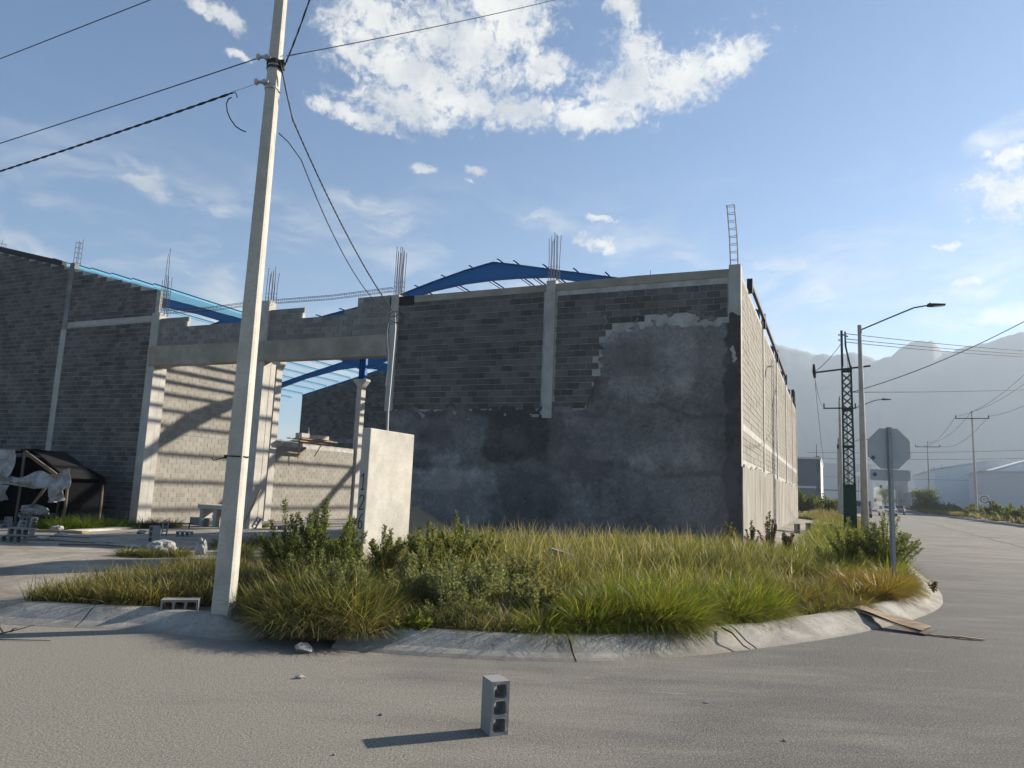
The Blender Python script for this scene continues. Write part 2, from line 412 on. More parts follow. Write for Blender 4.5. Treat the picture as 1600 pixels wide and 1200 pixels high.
# ================================================================== SETTING
KA = [(-60, 31), (-30, 17.7), (-14, 10.9), (-9, 9.05), (-7, 8.5), (-5.5, 8.27), (-4.1, 8.2), (-3.05, 7.98), (-2.55, 7.92)]
KB = [(-1.75, 7.72), (-1.0, 7.60), (-.3, 7.535), (.3, 7.54), (.76, 7.585), (1.3, 7.73), (1.85, 7.97), (2.62, 8.42), (3.7, 9.14), (4.4, 9.66),
      (5.12, 10.25), (5.8, 10.85), (6.41, 11.47), (7.15, 12.3), (7.82, 13.25), (8.45, 14.35), (9.0, 15.43)]
for v in (-1.5, 3, 8, 14, 22, 34, 50, 80, 130, 240):
    p = LW(4.25, v); KB.append((p.x, p.y))
def resample(pts, step):
    pts = [Vector((*p, 0)) for p in pts]; out = [pts[0]]
    for i in range(len(pts)-1):
        p0, p1, p2, p3 = pts[max(i-1, 0)], pts[i], pts[i+1], pts[min(i+2, len(pts)-1)]
        L = (p2-p1).length; n = max(1, int(L/step))
        n = min(n, 40)
        for j in range(1, n+1):
            t = j/n
            if L > 6: q = p1.lerp(p2, t)
            else: q = .5*((2*p1)+(p2-p0)*t+(2*p0-5*p1+4*p2-p3)*t*t+(3*p1-3*p2+p3-p0)*t**3)
            out.append(q)
    return out
KAr, KBr = resample(KA, .18), resample(KB, .18)
def normals(path):
    out = []
    for i in range(len(path)):
        d = (path[min(i+1, len(path)-1)]-path[max(i-1, 0)]).normalized(); out.append(Vector((-d.y, d.x, 0)))
    return out
KP = np.array([(p.x, p.y) for p in KAr+KBr])
def TILT(w, v):
    """the site falls away gently to the left along the facade"""
    k = -(np.asarray(w, float)+4.0); f = np.clip((np.asarray(v, float)+15.2)/7.5, 0, 1); f = f*f*(3-2*f)
    return -f*np.minimum(.040*np.log1p(np.exp(np.minimum(k*1.2, 50)))/1.2, 1.3)
def dkerb(x, y):
    x = np.atleast_1d(np.asarray(x, float)); y = np.atleast_1d(np.asarray(y, float))
    A = KP[:-1]; B = KP[1:]; AB = B-A; L2 = (AB**2).sum(1)+1e-9
    out = np.empty(len(x))
    for i in range(0, len(x), 4000):
        P = np.stack([x[i:i+4000], y[i:i+4000]], 1)[:, None, :]
        t = np.clip(((P-A)*AB).sum(2)/L2, 0, 1); q = A+t[..., None]*AB
        out[i:i+4000] = np.sqrt(((P-q)**2).sum(2)).min(1)
    return out
def gz(x, y):
    d = dkerb(x, y); t = np.clip((d-.35)/4.2, 0, 1); t = t*t*(3-2*t)
    xx = np.atleast_1d(np.asarray(x, float)); yy = np.atleast_1d(np.asarray(y, float))
    w_ = (xx-CX)*CA-(yy-CY)*SA
    v_ = (xx-CX)*SA+(yy-CY)*CA
    return TILT(w_, v_)+.145+.265*t+(fbm(xx*.6, yy*.6, 2)-.5)*.10*np.clip((d-.3)/1.5, 0, 1)
def gz1(x, y): return float(gz(x, y)[0])
# far land to the horizon
m = MB(); m.add([(-6000, -3000, -1.7), (6000, -3000, -1.7), (6000, 7000, -1.7), (-6000, 7000, -1.7)], [(0, 1, 2, 3)])
tag(m.build('ground', 'scrubland'), kind='structure')
def sheet(name, m_, w0, w1, v0, v1, z, nw=8, nv=8, tilted=1):
    P = []; F = []
    for j in range(nv+1):
        for i in range(nw+1): P.append(LW(w0+(w1-w0)*i/nw, v0+(v1-v0)*j/nv, z+float(TILT(w0+(w1-w0)*i/nw, v0+(v1-v0)*j/nv))*tilted))
    for j in range(nv):
        for i in range(nw): a = j*(nw+1)+i; F.append((a, a+1, a+nw+2, a+nw+1))
    b = MB(); b.add(P, F); return tag(b.build(name, m_), kind='structure')
sheet('road_crossing', 'asphalt', -90, -4, -50, -11.5, 0.0, 2, 2, 0)
sheet('road_crossing', 'asphalt', -4, 130, -50, 0, 0.0, 2, 2, 0)
sheet('road', 'asphalt', 3.6, 18.9, 0, 262, 0.0, 2, 30)
sheet('roadside_verge', 'dirt', 19.0, 190, -13, 700, .14)
sheet('building_yard', 'dirt', -110, -.02, .02, 700, .40, 110, 2)
sheet('road_end_verge', 'dirt', -.02, 19.0, 264, 700, .12)
# corner lot sheet between the kerb and the building line
def lot_sheet():
    path = KAr+KBr; nn = normals(path); rows = [0, .015, .04, .08, .14, .2, .28, .36, .45, .55, .65, .76, .88, 1.0]
    P = []; N_ = len(path)
    for i, (p, n) in enumerate(zip(path, nn)):
        k = p + n*.36; w, v = WL(k.x, k.y)
        if v > -1.0: tw, tv = 0.06, max(v, -.05)
        else:
            tv = -.06; f = np.clip((w+3)/7.0, 0, 1); tw = min(w, 0.05) if w < -4 else w*(1-f)*.9 + .05*f if w < 0 else .05
        for t in rows:
            q = LW(w+(tw-w)*t, v+(tv-v)*t); P.append([q.x, q.y, 0])
    P = np.array(P); z = gz(P[:, 0], P[:, 1]); z[0::len(rows)] = .145; P[:, 2] = z
    nr = len(rows); F = []
    for i in range(N_-1):
        for j in range(nr-1): a = i*nr+j; F.append((a, a+nr, a+nr+1, a+1))
    o = np_mesh('lot_ground', P, np.array(F), 'dirt', smooth=True); tag(o, kind='structure')
lot_sheet()
# ---- rolled concrete kerbs, cast in lengths
PROF = [(-.03, -.08), (0, .0), (.05, .022), (.14, .055), (.25, .13), (.32, .17), (.38, .183), (.48, .18), (.49, -.08)]
kerb = bpy.data.objects.new('kerb', None); COL.objects.link(kerb); tag(kerb, kind='structure')
def kerb_run(path, seg_len, flip=1, ramp_end=False, rag=.012):
    nn = normals(path); acc_ = 0; cur = [0]; segs = []
    for i in range(1, len(path)):
        acc_ += (path[i]-path[i-1]).length; cur.append(i)
        if acc_ >= seg_len: segs.append(cur); cur = [i]; acc_ = 0
    if len(cur) > 1: segs.append(cur)
    for si, sg in enumerate(segs):
        P = []; L = len(sg); dz = random.uniform(-.006, .008); dn = random.uniform(-.01, .01)
        for q, i in enumerate(sg):
            p = path[i].copy()
            if q == 0 and L > 1: p = p.lerp(path[sg[1]], .05)
            if q == L-1 and L > 1: p = p.lerp(path[sg[-2]], .05)
            last = ramp_end and si == len(segs)-1
            for a, (off, z) in enumerate(PROF):
                zz = z+dz*(z > 0)
                rem = (L-1-q)*.18
                if last and rem < .55: zz = z*(.15+.85*rem/.55) if z > 0 else z
                jit = (float(vnoise(p.x*3, p.y*3, a))-.5)*rag*2 if 0 < a < 8 else 0
                w = p + nn[i]*flip*(off+dn+jit); P.append((w.x, w.y, zz+jit*.4))
        n = len(PROF); F = []
        for q in range(L-1):
            for a in range(n-1): b = q*n+a; F.append((b, b+1, b+n+1, b+n))
        F.append(tuple(range(n))); F.append(tuple((L-1)*n+a for a in reversed(range(n))))
        mb = MB(); mb.add(P, F); mb.build('kerb_segment', 'concrete_kerb', kerb)
kerb_run(KAr, 2.35, ramp_end=True); kerb_run(KBr[:len(KBr)], 2.4)
KC = [LW(18.9, v) for v in list(range(-12, 264, 6))]
kerb_run([Vector((p.x, p.y, 0)) for p in KC], 11, flip=-1)
# ---- mountains
def mountains():
    ridge = [(-75, 3.0), (-50, 3.6), (-30, 3.0), (-16, 3.2), (-4, 5.5), (6, 8.5), (14, 11.4), (18, 11.9), (20.4, 11.6), (22.3, 11.15), (24.0, 10.7), (25.2, 10.9), (26.4, 10.75), (27.1, 10.2),
             (28.0, 10.6), (28.9, 11.3), (29.9, 11.55), (30.7, 11.3), (31.1, 10.7), (31.6, 10.6), (32.8, 11.0), (34.0, 11.1), (35.3, 11.5), (38, 12.0), (44, 11.0), (52, 9.5), (65, 10.5), (85, 7.0), (105, 4)]
    A = np.radians(np.linspace(-75, 105, 721)); E_ = np.interp(np.degrees(A), [r[0] for r in ridge], [r[1] for r in ridge])
    E_ = E_ + (fbm(np.degrees(A)*1.6, A*0, 1, 4)-.5)*.45
    T = np.linspace(0, 1.25, 40); V = []
    for t in T:
        r = 1560 + 540*t + 0*A
        prof = np.where(t <= 1, t**.92, 1-(t-1)*1.2)
        k_ = min(max((t-.35)/.5, 0), 1); Es_ = np.interp(np.degrees(A), [-75, -30, -10, 5, 15, 25, 40, 60, 85, 105], [3, 3.1, 4.4, 8.2, 11.0, 11.2, 11.6, 10, 7, 4])
        H = np.tan(np.radians(Es_*(1-k_)+E_*k_))*2100
        gul = (fbm(np.degrees(A)*.9, np.full_like(A, t*3.5), 3, 5)-.5)
        z = H*prof + gul*H*.07*math.sin(min(t, 1)*math.pi)
        V.append(np.stack([np.sin(A)*r, np.cos(A)*r, z-4], 1))
    V = np.concatenate(V); n = len(A)
    F = [(j*n+i, j*n+i+1, (j+1)*n+i+1, (j+1)*n+i) for j in range(len(T)-1) for i in range(n-1)]
    o = np_mesh('mountain', V, np.array(F), 'mountain_rock', smooth=True); tag(o, kind='structure')
mountains()

# ================================================================== WAREHOUSES
BAY = 5.8; UL = 23.2           # facade bays; u = -x runs to the left along the facade
hall = thing('unfinished_warehouse', LW(0, 0, 0), -ANG, 'unfinished grey block warehouse hall with open gateway, rendered front and blue roof frames', 'building')
left = thing('unfinished_warehouse', LW(-UL, 0, 0), -ANG, 'darker unfinished block warehouse with sloping gable at the left edge, behind the tarp shelter', 'building')
blk_meshes = []
for k in range(6):
    b = MB(); j = [random.uniform(-.003, .003) for _ in range(8)]
    b.box((0, .02, 0), (.388, .04, .190)); b.v = [(x+j[i], y, z+j[(i+3) % 8]) for i, (x, y, z) in enumerate(b.v)]
    o = b.build('block', 'block'); blk_meshes.append(o.data); bpy.data.objects.remove(o)
def block_grid(u0, u1, z0, z1, keep):
    """running-bond block centres (u, z, width) within the rectangle where keep(u,z)"""
    out = []; r = 0; z = z0+.1
    while z < z1-.05:
        u = u0 - (.2 if r % 2 else 0)
        while u < u1:
            a, b = max(u, u0)+.008, min(u+.4, u1)-.008
            if b-a > .06 and keep((a+b)/2, z): out.append(((a+b)/2, z, b-a))
            u += .4
        z += .2; r += 1
    return out
def lay(parent, name, spots, place, budget, stuff_mat, ind_mat=None):
    """place(u,z)-> (loc, rotz); first `budget` spots are objects of their own, the rest one joined part"""
    rest = MB(); n = 0
    for (u, z, w) in spots:
        loc, rz = place(u, z); jit = random.uniform(-.004, .004)
        R = Matrix.Rotation(rz, 3, 'Z')
        if n < budget:
            o = bpy.data.objects.new(name, random.choice(blk_meshes)); COL.objects.link(o); o.parent = parent
            o.location = Vector(loc)+R @ Vector((0, jit, 0)); o.rotation_euler = (0, random.uniform(-.004, .004), rz); o.scale = (w/.388, 1, .97); n += 1
        else:
            c = Vector(loc)+R @ Vector((0, .02+jit, 0)); rest.box(c, (w, .04, .184), R)
    if rest.v:
        o = rest.build(name+'_courses', stuff_mat, parent, fix=False); o['kind'] = 'stuff'
    return n
# ---------- front wall of the hall (bays 1 and 2)
m = MB(); m.bx(-2*BAY, -.02, .012, .15, -1.5, 8.02); fw = m.build('front_wall', 'mortar', hall)
def plast_top(u):
    """height of the render's ragged upper edge at u"""
    t = 4.22 + (fbm(u*1.3, u*0+3.3, 1)-.5)*.35 + (vnoise(u*9, u*0+1.7, 2)-.5)*.12
    b1 = 6.95 + (fbm(u*.9, u*0+8.3, 4)-.5)*.5 + (vnoise(u*8, u*0+5.7, 5)-.5)*.14
    s = 1/(1+np.exp((u-4.05-(vnoise(u*3, u*0, 3)-.5)*.5)*9))
    return t*(1-s)+b1*s
def plas_keep(u, z): return z+.06 > float(plast_top(np.array([u]))[0])
sp = block_grid(BAY+.22, 2*BAY-.16, 4.0, 8.0, lambda u, z: z > 4.1)
sp += block_grid(.36, BAY-.22, 4.0, 7.8, plas_keep)
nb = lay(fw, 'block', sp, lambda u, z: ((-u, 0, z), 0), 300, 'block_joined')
# render coat
def coat():
    us = np.arange(0.0, 2*BAY+.06, .032); zs = np.arange(.0, 7.6, .032)
    Ug, Zg = np.meshgrid(us, zs); top = plast_top(us)[None, :].repeat(len(zs), 0)
    edge_u = (vnoise(zs*2.2, zs*0, 6)-.5)*.8+(vnoise(zs*7, zs*0, 2)-.5)*.25
    inside = (Zg < top+(vnoise(Ug*7, Zg*7, 3)-.5)*.18) & ~((Zg > 4.35) & (Ug > 4.0+edge_u[:, None]))
    inside |= (Ug < .34) & (Zg < 6.9+(vnoise(Ug*14, Zg*2, 1)-.5)*.3)
    # loose smears and flecks of render flung past the edge
    near = np.exp(-np.maximum(Zg-top, 0)/.35)*(Ug > 4.4) + np.exp(-np.maximum(Ug-4.0-edge_u[:, None], 0)/.35)*((Zg > 4.2) & (Zg < 7.1)) + np.exp(-np.maximum(Zg-top, 0)/.3)*(Ug <= 4.4)*(Ug > .34)
    inside |= fbm(Ug*5, Zg*6, 1, 3) > .98-.42*near
    inside &= fbm(Ug*4+9, Zg*5, 5, 3) < 1.10-.34*near*(Zg > top-.35)
    # height: trowelled, swelling
    h = .016 + (fbm(Ug*1.6, Zg*1.6, 0)-.5)*.022 + (fbm(Ug*6, Zg*6, 2)-.5)*.012
    d_edge = np.clip((top-Zg)/.25, 0, 1); h *= .35+.65*d_edge
    # tone: patches left by successive lifts (their own outlines, cast in the render)
    tone = .42 + (fbm(Ug*.7, Zg*.9, 5)-.5)*.55
    def patch(u0, u1, z0, z1, dv, s=.18):
        n1 = (fbm(Ug*1.7, Zg*1.7, 6)-.5)*.55
        k = np.clip((Ug-u0+n1)/s, 0, 1)*np.clip((u1-Ug+n1)/s, 0, 1)*np.clip((Zg-z0+n1)/s, 0, 1)*np.clip((z1-Zg+n1)/s, 0, 1)
        return dv*k
    tone += patch(5.6, 7.9, 2.45, 4.4, -.34)          # dark wet lift beside the column
    tone += patch(7.8, 11.7, 3.35, 4.4, -.05) + patch(7.4, 11.7, .5, 2.35, .22) + patch(8.2, 11.7, 2.4, 3.4, .08)
    tone += patch(-.1, .45, 0, 7.1, -.45, .06)        # dark corner strip
    tone += patch(5.4, 7.2, .2, 2.3, -.12) + patch(1.0, 5.4, 2.5, 4.2, .12) + patch(1.2, 4.2, 4.4, 6.8, .16) + patch(.5, 4.9, .9, 2.3, .05)
    rp = np.random.default_rng(4)
    for _ in range(34):
        u0, z0 = rp.uniform(.4, 10.5), rp.uniform(.4, 6.5); tone += patch(u0, u0+rp.uniform(.6, 2.2), z0, z0+rp.uniform(.4, 1.3), rp.uniform(-.16, .20), rp.uniform(.08, .3))
    for zc, amp in ((4.15, -.24), (2.42, -.18)):
        wv = zc+(fbm(Ug*.8, Zg*0+zc, 7)-.5)*.9
        tone += amp*np.exp(-((Zg-wv)/(.05+.08*fbm(Ug*1.3, Zg*0, 3)))**2)*np.clip(fbm(Ug*1.1, Zg*0+zc, 2)*3-.9, 0, 1)
    X = np.stack([-Ug.ravel(), -h.ravel()-.004, Zg.ravel()], 1); nu = len(us)
    I = inside; c4 = I[:-1, :-1] & I[:-1, 1:] & I[1:, :-1] & I[1:, 1:]
    jj, ii = np.nonzero(c4); a = jj*nu+ii; F = np.stack([a+1, a, a+nu, a+nu+1], 1)
    used = np.unique(F); mp = -np.ones(len(X), int); mp[used] = np.arange(len(used))
    o = np_mesh('render_coat', X[used], mp[F], 'plaster', fw, True, tone=np.clip(tone.ravel()[used], 0, 1))
    md = o.modifiers.new('thickness', 'SOLIDIFY'); md.thickness = .018; md.offset = -1
coat()
# top beam, columns, corner
m = MB(); m.prism([(-2*BAY+.75, 7.93), (-.33, 7.98), (-.33, 8.22), (-3, 8.24), (-6, 8.19), (-2*BAY+.75, 8.17)], 'y', -.012, .16); bevel(m.build('ring_beam', 'concrete_beam', hall), .012)
m = MB(); m.bx(-2*BAY-.22, -2*BAY+.749, -.03, .17, 7.86, 8.17); m.build('beam_stub', 'black_paint', hall)
def column(u, hw, z0, z1, mname='concrete', depth=.34, front=-.05, par=hall, name='column', v0=None):
    b = MB(); y0 = front if v0 is None else v0
    b.bx(-u-hw, -u+hw, y0, y0+depth, z0, z1); return bevel(b.build(name, mname, par), .012)
column(0.165, .165, -1.5, 8.34, 'concrete', .36, -.012)
column(BAY-.02, .16, 3.9, 8.3)
column(2*BAY, .155, 4.15, 8.25)
for u, z1, hw in ((3*BAY, 8.42, .21), (4*BAY, 8.30, .22)):
    b = MB(); b.bx(-u-hw, -u+hw, -.12, .25, -1.5, z1); b.bx(-u-.06, -u+.22, .25, .52, -1.5, 6.02)
    bevel(b.build('column', 'concrete_pale' if u < 20 else 'concrete', hall), .012)
b = MB(); b.bx(-2*BAY-.16, -2*BAY+.10, .17, .52, -1.5, 8.0); b.build('column', 'concrete', hall)
# rebar starter bundles on the columns
def rebar_bundle(u, z0, z1, n, sp_, parent=hall, ties=3, v0=.08, lean=.0):
    b = MB(); par = column_cap = None
    for k in range(n):
        a = (k % 2)*.17; x = -u-sp_/2+sp_*(k//2)/max(1, (n//2-1)) + random.uniform(-.012, .012); l = random.uniform(-.25, .12)
        b.tube([(x, v0+a, z0-.1), (x+random.uniform(-.01, .01), v0+a, (z0+z1)/2), (x+lean+random.uniform(-.03, .03), v0+a+random.uniform(-.03, .03), z1+l)], .011, 5)
    for k in range(ties):
        z = z0+.18+k*.16
        for (p, q) in (((-u-sp_/2-.02, v0-.01), (-u+sp_/2+.02, v0-.01)), ((-u+sp_/2+.02, v0-.01), (-u+sp_/2+.02, v0+.18)), ((-u+sp_/2+.02, v0+.18), (-u-sp_/2-.02, v0+.18)), ((-u-sp_/2-.02, v0+.18), (-u-sp_/2-.02, v0-.01))):
            b.bar((*p, z), (*q, z), .008)
    return b.build('rebar', 'rusty_steel', parent)
rebar_bundle(BAY-.02, 8.3, 9.85, 8, .30); rebar_bundle(2*BAY, 8.25, 9.95, 10, .30); rebar_bundle(3*BAY, 8.42, 9.75, 8, .38, ties=2)
rebar_bundle(4*BAY-.1, 8.3, 9.9, 8, .30, ties=6); rebar_bundle(4*BAY-.05, 8.3, 11.1, 2, .02, ties=0)
# tall ladder-like rebar cage at the corner
b = MB()
for x in (-.29, -.08):
    for y in (.06, .2): b.tube([(x, y, 8.2), (x-.03, y, 9.2), (x-.10, y, 10.18)], .011, 5)
for k in range(8):
    z = 8.5+k*.236; f = (z-8.2)/2.0; dx = -.10*f*f-.02*f
    for p, q in (((-.29, .06), (-.08, .06)), ((-.08, .06), (-.08, .2)), ((-.08, .2), (-.29, .2)), ((-.29, .2), (-.29, .06))):
        b.bar((p[0]+dx-.01, p[1], z), (q[0]+dx+.01, q[1], z+.02), .011)
b.build('rebar_cage', 'dark_steel', hall)
b = MB(); b.tube([(-2.62, .06, 8.15), (-2.62, .06, 8.4)], .008, 5); b.build('rebar', 'rusty_steel', hall)
# ---------- gateway: lintel beam and stepped courses of blocks above
b = MB(); b.prism([(-4*BAY-.12, 6.06), (-2*BAY-.16, 6.06), (-2*BAY-.16, 6.82), (-3*BAY, 6.84), (-4*BAY-.06, 6.88), (-4*BAY-.14, 6.8)], 'y', -.155, .24)
bevel(b.build('gate_beam', 'concrete_beam', hall), .02)
def gate_top(u):
    if u > 4*BAY-1.72: return 8.10
    if u > 3*BAY+.4: return 7.66
    if u > 3*BAY-1.75: return 8.05
    if u > 2*BAY+2.0: return 7.66
    if u > 2*BAY+1.55: return 7.86
    return 8.26
m = MB()
for a, b_, zt in ((4*BAY-1.72, 4*BAY-.22, 8.06), (3*BAY+.21, 4*BAY-1.72, 7.66), (3*BAY-1.75, 3*BAY-.21, 8.06), (2*BAY+2.0, 3*BAY-1.75, 7.66), (2*BAY+1.6, 2*BAY+2.0, 7.86), (2*BAY+.16, 2*BAY+1.6, 8.26)):
    m.bx(-b_, -a, -.02+.012, .13, 6.80, zt-.004)
gw = m.build('gate_wall', 'mortar', hall)
sp = block_grid(2*BAY+.165, 3*BAY-.215, 6.86, 8.4, lambda u, z: z < gate_top(u)-.05) + block_grid(3*BAY+.215, 4*BAY-.225, 6.86, 8.4, lambda u, z: z < gate_top(u)-.05)
lay(gw, 'block', sp, lambda u, z: ((-u, -.02, z), 0), 0, 'block_mid')
# horizontal rebar truss lying over the gate wall
b = MB()
for (ua, ub, z) in ((3*BAY-.3, 2*BAY+.2, 8.34), (4*BAY-.3, 3*BAY+.4, 8.28)):
    for dy in (.02, .14): b.tube([(-ua, dy, z), (-(ua+ub)/2, dy, z-.02), (-ub, dy, z+.08)], .009, 5); b.tube([(-ua, dy, z+.13), (-(ua+ub)/2, dy, z+.11), (-ub, dy, z+.21)], .009, 5)
    n = 26
    for k in range(n+1):
        u = ua+(ub-ua)*k/n; zz = z-.02*math.sin(math.pi*k/n)+.08*k/n
        b.bar((-u, .02, zz), (-u, .02, zz+.13), .008); b.bar((-u, .14, zz), (-u, .14, zz+.13), .008)
b.build('rebar_truss', 'rusty_steel', hall)
# ---------- right-hand side wall, sunlit
VEND = 35.2; FR = [7.3, 14.5, 21.7, 28.9]
def side_top(v): return 8.10
m = MB(); m.bx(-.16, -.012, .352, VEND, -1.5, 8.12); sw = m.build('side_wall', 'mortar', hall)
def side_keep(v, z): return z > 2.72 and not (3.56 < z < 3.80)
sp = block_grid(.36, VEND, 2.58, 8.1, side_keep)
sp.sort(key=lambda s: s[0])
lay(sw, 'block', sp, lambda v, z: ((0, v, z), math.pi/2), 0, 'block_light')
# (blocks face +x: rotate 90 deg so their outer face looks along +x)
m = MB(); m.bx(-.012, .006, .36, VEND, 3.58, 3.78); m.build('bond_beam', 'concrete', sw)
for v in FR+[34.9]:
    b = MB(); b.bx(-.17, .035, v-.16, v+.16, 2.5, 8.3 if v < 30 else 8.6); bevel(b.build('column', 'concrete_pale', sw), .01)
def side_coat():
    vs_ = np.arange(.0, VEND, .11); zs = np.arange(0, 3.2, .09); Vg, Zg = np.meshgrid(vs_, zs)
    top = 2.62+(fbm(Vg*1.1, Vg*0, 3)-.5)*.4
    Z2 = np.minimum(Zg, top); h = .018+(fbm(Vg*1.5, Zg, 1)-.5)*.03
    X = np.stack([h.ravel()+.012, Vg.ravel()+.0, Z2.ravel()], 1); n = len(vs_)
    F = [(j*n+i, j*n+i+1, (j+1)*n+i+1, (j+1)*n+i) for j in range(len(zs)-1) for i in range(n-1) if Zg[j, i] < top[j, i]+.02]
    o = np_mesh('render_coat', X, np.array(F), 'plaster_streaked', sw, True)
    md = o.modifiers.new('thickness', 'SOLIDIFY'); md.thickness = .03; md.offset = -1
side_coat()
b = MB()
for y0, y1 in ((2.3, 7.1), (7.5, 14.3), (14.7, 20.6)):
    b.bx(.0, .10, y0, y1, 8.34, 8.46)
b.bx(-.06, .11, 2.25, 2.42, 8.1, 8.55)
for y in FR[:3]: b.bx(-.04, .105, y-.1, y+.1, 8.05, 8.6)
b.build('eave_beam', 'dark_steel', hall)
b = MB(); b.bx(-.22, -.02, 33.2, 33.4, 8.1, 9.4); b.bx(-.22, -.02, 34.4, 34.6, 8.1, 9.4)
for k in range(5): b.bar((-.1, 33.3, 8.3+k*.25), (-.1, 34.5, 8.3+k*.25), .04)
b.build('rebar', 'rusty_steel', hall)
# ---------- steel roof frames of the hall
def rafter(par, u_pts, v, mname='blue_paint', wd=.2, name='rafter'):
    """u_pts: (u, z_top, depth). An I-section: web and two flanges"""
    b = MB(); n = len(u_pts)
    top = [(-u, z) for u, z, d in u_pts]; bot = [(-u, z-d) for u, z, d in u_pts]
    b.prism(top+bot[::-1], 'y', v-.006, v+.006)
    for i in range(n-1):
        for L_, s_ in ((top, 0), (bot, 0)):
            (x0, z0), (x1, z1) = L_[i], L_[i+1]
            b.bar((x0, v, z0), (x1, v, z1), wd, .016)
    return b.build(name, mname, par, fix=False)
HR = [(.1, 8.75, .65), (2.2, 9.5, .55), (5.73, 10.50, .42), (8.6, 11.1, .33), (10.2, 11.45, .60), (11.4, 11.68, .82), (12.8, 11.42, .62), (14.5, 11.0, .42), (16.9, 10.33, .36), (20, 9.85, .45), (22.9, 9.35, .95)]
for v in FR: rafter(hall, HR, v)
def hz_(u): return float(np.interp(u, [p[0] for p in HR], [p[1] for p in HR]))
pur_u = [.7, 2.0, 3.4, 4.8, 6.2, 7.6, 9.0, 10.4, 11.2, 12.6, 14.0, 15.4, 16.8, 18.2, 19.6, 21.0, 22.3]
def cee(par, u, z, v0, v1, mname, name='purlin', h=.16, wdt=.06):
    b = MB(); t = .004
    b.bx(-u-.003, -u+.003, v0, v1, z, z+h); b.bx(-u, -u+wdt, v0, v1, z+h-t, z+h); b.bx(-u, -u+wdt, v0, v1, z, z+t)
    b.bx(-u+wdt-t, -u+wdt, v0, v1, z, z+.02)
    return b.build(name, mname, par, fix=False)
for u in pur_u: cee(hall, u, hz_(u)+.008, FR[0]-.12, 34.6, 'blue_paint')
# stubs over column line u = UL : blue posts on the concrete columns
for v, zt in ((7.3, 7.55), (14.5, 7.75), (21.7, 7.75), (28.9, 7.75)):
    b = MB(); b.bx(-UL-.20, -UL+.14, v-.22, v+.22, -1.5, zt-.45)
    if v > 7.4: b.prism([(-UL-.2, zt-.45), (-UL+.14, zt-.45), (-UL+.42, zt-.12), (-UL+.42, zt), (-UL-.48, zt), (-UL-.48, zt-.12)], 'y', v-.22, v+.22)
    else: b.prism([(-UL-.2, zt-.45), (-UL+.14, zt-.45), (-UL+.32, zt-.1), (-UL+.32, zt), (-UL-.2, zt)], 'y', v-.22, v+.22)
    bevel(b.build('column', 'concrete', hall), .012)
    b = MB(); b.bx(-UL-.006, -UL+.006, v-.2, v+.2, zt, 9.4)
    for sx in (-.21, .21): b.bx(-UL+sx-.008, -UL+sx+.008, v-.12, v+.12, zt, 9.35)
    b.bx(-UL-.3, -UL+.3, v-.14, v+.14, zt+.002, zt+.02); b.bx(-UL-.2, -UL+.2, v-.008, v+.008, zt+.02, 9.35)
    b.build('steel_stub', 'blue_paint', hall, fix=False)
# ---------- party wall (u = UL) : tall near the front, low further back. belongs to the left warehouse
m = MB(); m.bx(-.14, -.012, .26, 7.08, -1.5, 7.35); m.bx(-.14, -.012, 7.52, 14.28, -1.5, 3.6); pw = m.build('side_wall', 'mortar', left)
sp = block_grid(.28, 7.06, -.85, 7.35, lambda v, z: True) + block_grid(7.54, 14.26, -.85, 3.5, lambda v, z: True)
lay(pw, 'block', sp, lambda v, z: ((0, v, z), math.pi/2), 0, 'block_light')
m = MB(); m.bx(-.013, .004, .27, 7.07, 3.38, 3.40); m.build('bond_beam', 'concrete_dark', pw)
# ---------- left warehouse: gable front
RID = 11.2    # ridge, measured from the party wall; roof pitch .256
def gab(x): return 9.28 + .256*min(x, 2*RID-x)
XE = 22.4
m = MB(); m.prism([(-.02, -1.5), (-.02, gab(0)), (-RID, gab(RID)), (-XE, gab(XE)), (-XE, -1.5)], 'y', .012, .15); gf = m.build('gable_wall', 'mortar', left)
sp = block_grid(.24, 5.64, -.85, 13.0, lambda u, z: z+.1 < gab(u) and not 8.02 < z < 8.2) + block_grid(5.96, 11.9, -.85, 13.0, lambda u, z: z+.1 < gab(u))
sp.sort(key=lambda s: (s[0]**2*.8+(s[1]-4.5)**2))
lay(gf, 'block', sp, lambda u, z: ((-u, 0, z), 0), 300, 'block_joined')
m = MB(); m.bx(-5.6, -.24, -.006, .014, 8.0, 8.22); m.build('bond_beam', 'concrete', gf)
b = MB(); b.bx(-5.98, -5.62, -.03, .2, -1.5, 7.9); bevel(b.build('column', 'concrete', left), .012)
b = MB(); b.prism([(-5.96, 7.9), (-5.64, 7.9), (-5.64, 10.95), (-5.96, 11.0)], 'y', -.012, .2); b.build('column', 'concrete_dark', left)
b = MB(); b.prism([(-6.5, gab(6.5)-.05), (-RID-.3, gab(RID)-.05), (-RID-.3, gab(RID)+.22), (-6.5, gab(6.5)+.20)], 'y', -.03, .18); b.build('roof_trim', 'black_paint', left)
def cage(par, u, z0, z1, w_, n, v0=.05):
    b = MB()
    for x in (-u-w_/2, -u+w_/2):
        for y in (v0, v0+w_): b.tube([(x, y, z0), (x+random.uniform(-.02, .02), y, z1+random.uniform(-.15, .1))], .01, 5)
    for k in range(n):
        z = z0+(z1-z0)*(k+.5)/n
        for p, q in (((-u-w_/2, v0), (-u+w_/2, v0)), ((-u+w_/2, v0), (-u+w_/2, v0+w_)), ((-u+w_/2, v0+w_), (-u-w_/2, v0+w_)), ((-u-w_/2, v0+w_), (-u-w_/2, v0))): b.bar((*p, z), (*q, z), .01)
    b.build('rebar', 'rusty_steel', par)
cage(left, 5.75, 10.9, 12.1, .2, 5)
cage(left, 11.4, 12.2, 12.6, .2, 2)
